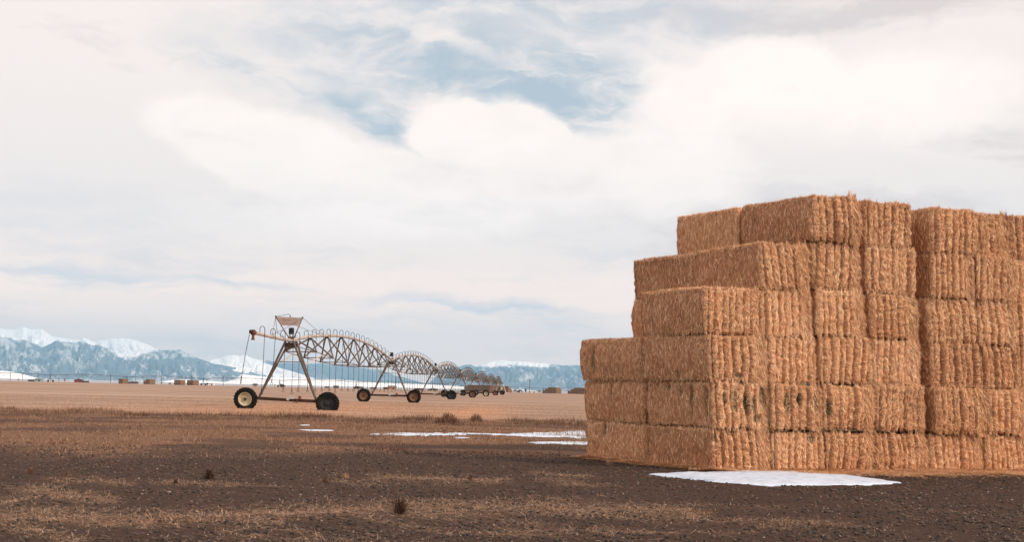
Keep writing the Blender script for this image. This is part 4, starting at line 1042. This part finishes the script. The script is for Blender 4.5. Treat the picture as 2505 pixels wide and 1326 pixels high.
    m = MB(); m.tube([tl, tl + Vector((0.4, 0, 0.07)), tl + Vector((0.82, 0, 0.17)), tl + Vector((0.88, 0, 0.10)), tl + Vector((0.88, 0, -0.02))], 0.016, 6); m.tube([tl + Vector((0.88, 0, 0.08)), tl + Vector((0.88, 0, -0.04))], 0.035, 8)
    m.tube([tl, tl + Vector((0.08, -0.2, -0.5)), tl + Vector((0.22, -0.5, -1.0)), (J - 0.05, -2.0, PZ + 0.12)], 0.015, 5)
    m.build('vent_hose', M['black'], root)
    # --- pivot centre frame at the far end
    yc = NT_ * SPAN
    for sx in (-1, 1):
        for sy in (-1, 1):
            m = MB(); m.tube([(J + sx * 2.0, yc + sy * 2.0, 0), (J + sx * 0.25, yc + sy * 0.25, 4.5)], 0.07, 6); m.build('pivot_leg', M['galv_light'], root)
    m = MB(); m.tube([(J, yc, 0), (J, yc, 4.3)], 0.12, 10)
    for z in (1.2, 2.6):
        e = 2.0 - (z / 4.5) * 1.75
        cs = [(J - e, yc - e, z), (J + e, yc - e, z), (J + e, yc + e, z), (J - e, yc + e, z), (J - e, yc - e, z)]
        m.tube(cs, 0.035, 5)
    m.box((J + 0.4, yc - 0.9, 1.9), (0.5, 0.3, 0.8))
    m.build('riser_pipe', M['galv_light'], root)
    if rest.v:
        o = rest.build('drop_hose_rest', M['hose'], root); tag(o, kind='stuff')
        o2 = rest_heads.build('sprinkler_head', M['black'], o); tag(o2, kind='stuff')
irrigator()

# ================================================================== FAR MACHINES, POLES, FARMS
def far_irrigator(px0, px1, first_px, step_px, Yd, zp, label, scale=1.0):
    x0, x1 = gx(px0, Yd), gx(px1, Yd)
    root = empty('center_pivot_irrigator', (x0, Yd, 0)); tag(root, label, 'irrigation machine', 'irrigation machines far across the fields')
    L = gx(first_px + step_px, Yd) - gx(first_px, Yd)
    tw = []; t = gx(first_px, Yd)
    while t < x1 + 1: tw.append(t - x0); t += L
    m = MB(); n = int((x1 - x0) / 3); pts = []
    for i in range(n + 1):
        X = (x1 - x0) * i / n; q = ((X - tw[0]) / L) % 1.0
        pts.append((X, 0, zp + 4 * 1.1 * scale * q * (1 - q)))
    m.tube(pts, 0.13, 5); m.build('water_pipe', M['galv'], root)
    m = MB()
    for i in range(0, len(tw)):
        for q in range(1, 9):
            X = tw[i] + L * (q - 0.5) / 9
            if X > x1 - x0: break
            m.tube([(X - 2.5, 0, zp + 0.6), (X, 0, zp - 0.5), (X + 2.5, 0, zp + 0.6)], 0.05, 4)
    m.build('truss', M['galv'], root)
    m = MB()
    for i in range(int((x1 - x0) / 4.5)):
        X = 4.5 * i + 1; m.tube([(X, 0, zp + 0.4), (X, 0, 1.8)], 0.025, 4)
    o = m.build('drop_hose', M['hose'], root); tag(o, kind='stuff')
    for X in tw:
        if X < -1: continue
        m = MB()
        for s in (-1, 1): m.tube([(X + 0.5 * s, -1.8, 0.7), (X, 0, zp)], 0.09, 5); m.tube([(X + 0.5 * s, 1.8, 0.7), (X, 0, zp)], 0.09, 5)
        m.tube([(X, 0, zp), (X, 0, zp + 0.9)], 0.16, 6)
        m.build('tower', M['dark'], root)
        for yy in (-2.3, 2.3):
            m = MB(); m.lathe([(0.25, -0.18), (0.62, -0.2), (0.70, -0.14), (0.70, 0.14), (0.62, 0.2), (0.25, 0.18)], n=14)
            w = m.build('wheel', M['tyre'], root, loc=(X + (0.9 if yy > 0 else -0.6), yy, 0.6)); w.rotation_euler = (0, 0, 0.9)
far_irrigator(-120, 1125, -64, 187, 880, 4.0, 'thin irrigation machine far off along the whole left horizon')
far_irrigator(1125, 1440, 1180, 150, 1250, 3.2, 'faint irrigation machine far off on the right horizon')

def pole(px, pytop, Yd, label, arms=1, group='utility poles along the far road', thick=0.14):
    x = gx(px, Yd); h = (hor(px) - pytop) / FPX * Yd + CAMH
    root = empty('utility_pole', (x, Yd, 0)); tag(root, label, 'utility pole', group)
    m = MB(); m.tube([(0, 0, 0), (0, 0, h)], [thick, thick * 0.75], 7); m.build('post', M['pole'], root)
    for i in range(arms):
        m = MB(); m.box((0, 0, h * (0.86 - 0.07 * i)), (h * 0.17, 0.12, 0.10)); ar = m.build('crossarm', M['pole'], root)
        for s in (-1, 0.9): m = MB(); m.tube([(s * h * 0.075, 0, h * (0.86 - 0.07 * i) + 0.05), (s * h * 0.075, 0, h * (0.86 - 0.07 * i) + 0.3)], 0.06, 6); m.build('insulator', M['galv'], ar)
PL = [(25, 913.5), (55, 914), (93, 915), (144, 915), (201, 916), (270, 916.5), (331.6, 917), (395.4, 918), (468.5, 919), (546, 919), (733.5, 921), (843, 926)]
where = ['utility pole nearest the left edge of the photo', 'second utility pole from the left edge', 'utility pole left of the distant machine tower wheels', 'utility pole between the machine wheels and the red barn',
         'utility pole above the red barn', 'utility pole just left of the leftmost haystack', 'utility pole above the two-tone shed', 'utility pole right of the second haystack', 'utility pole above the pair of haystacks', 'utility pole just left of the near machine end hose',
         'utility pole seen between the legs of the nearest tower', 'utility pole under the first arched span']
for (px, pt), lb in zip(PL, where): pole(px, pt, 1000, lb, thick=0.17)
pole(968, 922, 1000, 'double crossarm utility pole beside the barn with orange wall', 2, thick=0.2)
pole(1295.5, 927, 905, 'tall dark utility pole left of the stepped haystack', 1, thick=0.2)

# ---- far haystacks
def stack_bale():
    m = MB(); w, d, h, r = 1.15, 2.35, 0.9, 0.08
    prof = []
    for z, k in ((0.0, r), (r, 0), (h - r, 0), (h, r)):
        prof.append([(k, k), (w - k, k), (w - k, d - k), (k, d - k)])
    vs = [Vector((x, y_, z)) for ring, z in zip(prof, (0.0, r, h - r, h)) for x, y_ in ring]
    fs = [(3, 2, 1, 0), (12, 13, 14, 15)]
    for i in range(3):
        for k in range(4): fs.append((i * 4 + k, i * 4 + (k + 1) % 4, (i + 1) * 4 + (k + 1) % 4, (i + 1) * 4 + k))
    m.add(vs, fs); return m
M['farhay'] = simple('far_hay', (0.17, 0.10, 0.06), 0.9, 0, 0.3, 1.2)
M['farhay_dark'] = simple('weathered_hay', (0.24, 0.15, 0.09), 0.9, 0, 0.3, 1.2)
sb = None
def haystack(pxl, pxc, pxr, ytop, ybase, label, steps=0, stepr=0):
    """pxl..pxc shaded side, pxc..pxr lit end; the lit end faces the camera's right"""
    global sb
    Yd = 830.0; s = FPX / Yd; xc = gx(pxc, Yd)
    root = empty('haystack', (xc, Yd, 0), math.radians(48)); tag(root, label, 'haystack', 'haystacks far across the field')
    # local +x goes right-back (lit end), local +y goes left-back (shaded side)
    rows = max(3, round((ybase - ytop) / s / 0.93)); hh = (ybase - ytop) / s / rows
    ld = (pxc - pxl) / s / math.sin(math.radians(48)); lw = (pxr - pxc) / s / math.cos(math.radians(48))
    nd = max(1, round(ld / 2.4)); nw = max(1, round(lw / 1.18))
    kx, ky, kz = lw / nw / 1.18, ld / nd / 2.4, hh / 0.92
    r = random.Random(int(pxl))
    for k in range(rows):
        a0 = 0
        nds = nd - max(0, (k - (rows - 1 - steps))) if steps else nd
        nws = nw - max(0, (k - (rows - 1 - stepr))) if stepr else nw
        for j in range(max(1, nds)):
            for i in range(max(1, nws)):
                if sb is None: sb = stack_bale().build('bale', M['farhay'], root); o = sb
                else: o = sb.copy(); COL.objects.link(o); o.parent = root
                o.location = (i * 1.18 * kx + r.uniform(-0.05, 0.05), j * 2.4 * ky + r.uniform(-0.05, 0.05), k * 0.92 * kz)
                o.scale = (kx, ky, kz * 1.0)
haystack(286, 300, 311, 927.3, 939.3, 'leftmost small haystack on the horizon, beside machine wheels')
haystack(346, 366, 377, 928.5, 941, 'second haystack from the left with two-step left end', 1)
haystack(421, 442, 451, 931, 943.5, 'left one of the touching pair of haystacks', 0)
haystack(453, 473, 484, 931.2, 943.8, 'right one of the touching pair of haystacks', 0)
haystack(1133, 1198, 1220, 941, 957.5, 'longest haystack, behind the far towers of the irrigation machine', 1)
haystack(1216, 1243, 1253, 944.5, 960, 'haystack with stepped right end just past the far machine towers', 0, 2)
haystack(1327, 1361, 1374, 947.5, 962.5, 'haystack with both ends stepped, right of the tall utility pole', 2, 1)
haystack(1390, 1440, 1456, 948, 963.5, 'rightmost far haystack partly hidden behind the big stack', 2)

# ---- farm buildings and far vegetation
M['wall_red'] = simple('red_wall', (0.20, 0.035, 0.035), 0.8); M['wall_green'] = simple('green_grey_wall', (0.20, 0.27, 0.25), 0.8)
M['wall_dark'] = simple('dark_wall', (0.05, 0.06, 0.065), 0.8); M['wall_tan'] = simple('tan_wall', (0.38, 0.18, 0.10), 0.8); M['wall_pale'] = simple('pale_wall', (0.62, 0.58, 0.55), 0.8)
M['roof_dark'] = simple('dark_roof', (0.045, 0.05, 0.055), 0.7); M['roof_grey'] = simple('grey_roof', (0.13, 0.12, 0.115), 0.7); M['wall_brown'] = simple('brown_wall', (0.09, 0.055, 0.05), 0.8)
M['window'] = simple('dark_window', (0.02, 0.025, 0.03), 0.2)
def building(px0, px1, ytop, ybase, label, wall, roof, roofh=0.35, Yd=None, cat='farm building', door='wall_dark', name='farm_building', along=True, depth=6.0):
    pc = (px0 + px1) / 2; Yd = Yd or 930.0; s = FPX / Yd
    w = (px1 - px0) / s; h = (ybase - ytop) / s; x = gx(pc, Yd)
    root = empty(name, (x, Yd, 0), 0.12); tag(root, label, cat, 'farm buildings on the horizon')
    hw = h * (1 - roofh); m = MB()
    if along:
        m.box((0, depth / 2, hw / 2), (w * 0.94, depth, hw)); m.build('wall', M[wall], root)
        m = MB(); a = w / 2; m.add([(-a, -0.4, hw + 0.003), (a, -0.4, hw + 0.003), (a, depth + 0.4, hw + 0.003), (-a, depth + 0.4, hw + 0.003), (-a * 0.9, depth / 2, h), (a * 0.9, depth / 2, h)], [(0, 1, 5, 4), (2, 3, 4, 5), (1, 2, 5), (3, 0, 4), (3, 2, 1, 0)]); m.build('roof', M[roof], root)
    else:
        b = w * 0.47
        m.add([(-b, 0, 0), (b, 0, 0), (b, depth, 0), (-b, depth, 0), (-b, 0, hw), (b, 0, hw), (b, depth, hw), (-b, depth, hw), (0, 0, h * 0.97), (0, depth, h * 0.97)], [(3, 2, 1, 0), (0, 1, 5, 8, 4), (2, 3, 7, 9, 6), (1, 2, 6, 5), (3, 0, 4, 7), (4, 8, 9, 7), (5, 6, 9, 8)]); m.build('wall', M[wall], root)
        a = w / 2; m = MB()
        for sx in (-1, 1):
            vs = [(sx * a, -0.4, hw * 0.98), (0, -0.4, h), (0, depth + 0.4, h), (sx * a, depth + 0.4, hw * 0.98)]; vs += [(q[0], q[1], q[2] + 0.15) for q in vs]
            m.add(vs, [(0, 1, 2, 3), (7, 6, 5, 4), (0, 4, 5, 1), (1, 5, 6, 2), (2, 6, 7, 3), (3, 7, 4, 0)])
        m.build('roof', M[roof], root)
    m = MB(); m.box((w * 0.12, -0.03, hw * 0.36), (w * 0.22, 0.06, hw * 0.72)); m.build('door', M[door], root)
    m = MB(); m.box((-w * 0.24, -0.03, hw * 0.55), (w * 0.12, 0.06, hw * 0.3)); m.build('window', M['window'], root)
building(181, 201, 928.7, 936.8, 'small red barn with dark gable roof on the left horizon', 'wall_red', 'roof_dark', 0.35, along=False, cat='barn', name='barn')
building(199, 215, 932.5, 937, 'low dark lean-to beside the red barn', 'wall_brown', 'roof_dark', 0.3, cat='shed', name='shed')
building(84, 102, 926.5, 934.2, 'pale green shed on the far left horizon', 'wall_green', 'wall_green', 0.2, cat='shed', name='shed')
building(68, 81, 929, 933.8, 'long low dark green shed near the left edge', 'wall_dark', 'roof_dark', 0.4, cat='shed', name='shed')
building(318, 336, 934, 939.8, 'low two-tone shed between the first two haystacks', 'wall_brown', 'roof_grey', 0.3, cat='shed', name='shed')
building(508, 524, 938.5, 944.6, 'pale trailer right of the paired haystacks', 'wall_pale', 'wall_pale', 0.12, cat='trailer', name='trailer')
building(684, 694, 940.5, 948, 'farmhouse with flat dark roof behind the nearest tower', 'wall_brown', 'roof_dark', 0.3, cat='farmhouse', name='farmhouse')
building(794, 806, 945.3, 950, 'low farmhouse with arched roof under the first span', 'wall_brown', 'roof_grey', 0.5, cat='farmhouse', name='farmhouse')
building(815, 829, 943.7, 950.6, 'dark brown shed under the first span', 'wall_brown', 'roof_grey', 0.25, cat='shed', name='shed')
building(870, 889, 945.3, 951.6, 'dark farmhouse left of the second tower', 'wall_dark', 'roof_grey', 0.5, cat='farmhouse', name='farmhouse')
building(906, 921, 947.2, 952.2, 'low grey shed inside the second tower', 'wall_brown', 'roof_grey', 0.4, cat='shed', name='shed')
building(948, 971, 944.3, 954, 'barn with orange brown wall and hipped grey roof', 'wall_tan', 'roof_grey', 0.38, cat='barn', name='barn')
building(1267, 1278, 955.3, 961, 'small garage with dark roof and pale door', 'wall_dark', 'roof_dark', 0.4, along=False, door='wall_pale', cat='garage', name='garage')
building(1297, 1313, 956.5, 961, 'long low pale shed right of the tall utility pole', 'wall_pale', 'wall_pale', 0.3, cat='shed', name='shed')
M['bark'] = simple('bark', (0.07, 0.05, 0.04), 0.9)
def leafmat(name, c):
    def fn(t, b):
        a = t.new('ShaderNodeAttribute', attribute_name='tint'); s_ = t.new('ShaderNodeSeparateColor'); t.l.new(a.outputs['Color'], s_.inputs[0])
        t.put(b.inputs['Base Color'], t.mix(s_.outputs[0], tuple(x * 0.55 for x in c), tuple(x * 1.5 for x in c))); b.inputs['Roughness'].default_value = 0.9
    return mat(name, fn)
M['ever'] = leafmat('evergreen', (0.022, 0.032, 0.026)); M['twig'] = leafmat('bare_twigs', (0.16, 0.12, 0.10)); M['bush'] = leafmat('brown_bush', (0.17, 0.105, 0.07))
def far_tree(px0, px1, ytop, ybase, label, m_, name='bare_tree', cat='tree', Yd=915.0, n=260, shape='round', seed=1, trunk=True):
    pc = (px0 + px1) / 2; s = FPX / Yd; w = (px1 - px0) / s; h = (ybase - ytop) / s; x = gx(pc, Yd)
    root = empty(name, (x, Yd, 0)); tag(root, label, cat, 'trees and bushes on the horizon')
    r = np.random.RandomState(seed)
    z0 = 0.12 * h if trunk else 0.0
    if trunk:
        m = MB(); m.tube([(0, 0, 0), (0.05, 0, h * 0.4), (0, 0, h * 0.8)], [h * 0.035, h * 0.025, h * 0.01], 6)
        for k in range(5):
            a = r.uniform(0, 6.28); m.tube([(0, 0, h * (0.2 + 0.1 * k)), (w * 0.3 * math.cos(a), w * 0.3 * math.sin(a), h * (0.42 + 0.1 * k))], [h * 0.014, h * 0.005], 5)
        m.build('trunk', M['bark'], root)
    c = r.normal(0, 1, (n, 3)); c /= np.linalg.norm(c, axis=1, keepdims=True); c *= r.rand(n, 1) ** 0.4
    zz = (c[:, 2] * 0.5 + 0.5)
    rad = np.ones(n) if shape == 'round' else np.where(zz < 0.25, 0.9, 1.0 - 0.55 * zz)
    lump = 0.75 + 0.5 * fbm(np.arctan2(c[:, 1], c[:, 0]) * 1.5 + 9, zz * 4, seed, 3)
    P = np.stack([c[:, 0] * rad * w / 2 * lump, c[:, 1] * rad * w / 2 * lump, z0 + zz * (h - z0) * (0.8 + 0.25 * lump)], 1)
    sz = max(0.12, w * 0.07)
    d1 = r.normal(0, 1, (n, 3)); d1 /= np.linalg.norm(d1, axis=1, keepdims=True); d2 = np.cross(d1, r.normal(0, 1, (n, 3))); d2 /= np.linalg.norm(d2, axis=1, keepdims=True)
    if m_ == 'twig': d2 *= 0.22; d1 *= 1.5; d1[:, 2] = np.abs(d1[:, 2])
    Q = np.stack([P - d1 * sz, P + d2 * sz * 0.6, P + d1 * sz, P - d2 * sz * 0.6], 1)
    tt = r.rand(n)
    raw_mesh('crown', Q.reshape(-1, 3), np.arange(4 * n).reshape(-1, 4), M[m_], smooth=False, attr={'tint': np.repeat(tt, 4)}, parent=root)
far_tree(1283, 1288.5, 951.3, 961.3, 'dark upright evergreen left of the tall utility pole', 'ever', 'evergreen_tree', shape='cone', n=700, seed=2)
far_tree(505, 509, 938, 944.8, 'tiny dark evergreen against the pale trailer', 'ever', 'evergreen_tree', n=400, seed=3)
far_tree(155, 161, 925.2, 936, 'slim brown tree left of the red barn', 'twig', n=900, seed=4)
far_tree(41, 48, 927, 933, 'pale bare tree near the left edge of the horizon', 'twig', n=500, seed=5)
far_tree(392, 398, 934.5, 941.5, 'slim bare tree right of the second haystack', 'twig', n=500, seed=6)
far_tree(412, 420, 937.5, 942, 'round brown bush left of the paired haystacks', 'bush', 'bush', 'bush', n=300, seed=7, trunk=False)
far_tree(616, 632, 939.5, 947, 'clump of bare trees left of the nearest tower legs', 'twig', n=900, seed=8)
far_tree(670, 675, 940, 947.5, 'slim bare tree left of the flat roofed farmhouse', 'twig', n=400, seed=9)
far_tree(689, 698, 942.5, 948.2, 'brown bush at the right of the flat roofed farmhouse', 'bush', 'bush', 'bush', n=500, seed=10, trunk=False, Yd=905)
far_tree(866, 878, 945.5, 951.8, 'dark bush in front of the dark farmhouse', 'bush', 'bush', 'bush', n=500, seed=11, trunk=False, Yd=905)
far_tree(936, 952, 948.5, 954.2, 'dark bush at the left of the orange walled barn', 'bush', 'bush', 'bush', n=500, seed=12, trunk=False, Yd=905)
far_tree(1013, 1036, 951, 955.5, 'low wide brown bush right of the orange walled barn', 'bush', 'bush', 'bush', n=700, seed=13, trunk=False, Yd=885)
far_tree(1045, 1058, 953, 956.5, 'small brown bush under the second span, left of two', 'bush', 'bush', 'bush', n=400, seed=14, trunk=False, Yd=885)
far_tree(1058, 1072, 952.6, 957, 'small brown bush under the second span, right of two', 'bush', 'bush', 'bush', n=400, seed=15, trunk=False, Yd=885)
far_tree(1254, 1266, 953.5, 961, 'grey bare tree between the stepped haystack and the garage', 'twig', n=600, seed=16)
far_tree(1314, 1324, 955, 962, 'grey bare tree left of the stepped haystack', 'twig', n=600, seed=17)

# ================================================================== HAZE
hz = MB(); hz.box((0, 18500, 747), (56000, 42000, 1506))
def m_haze(t, b):
    t.n.remove(b)
    pv = t.new('ShaderNodeVolumePrincipled'); pv.inputs['Color'].default_value = (0.36, 0.69, 1.0, 1); pv.inputs['Density'].default_value = 3.3e-5
    pv.inputs['Anisotropy'].default_value = 0.0
    t.l.new(pv.outputs[0], t.n['Material Output'].inputs['Volume'])
M['haze'] = mat('haze', m_haze)
hzo = hz.build('haze', M['haze'], smooth=False); hzo['kind'] = 'stuff'
hzo['label'] = 'thin pale blue air between the camera and the far mountains'; hzo['category'] = 'haze'
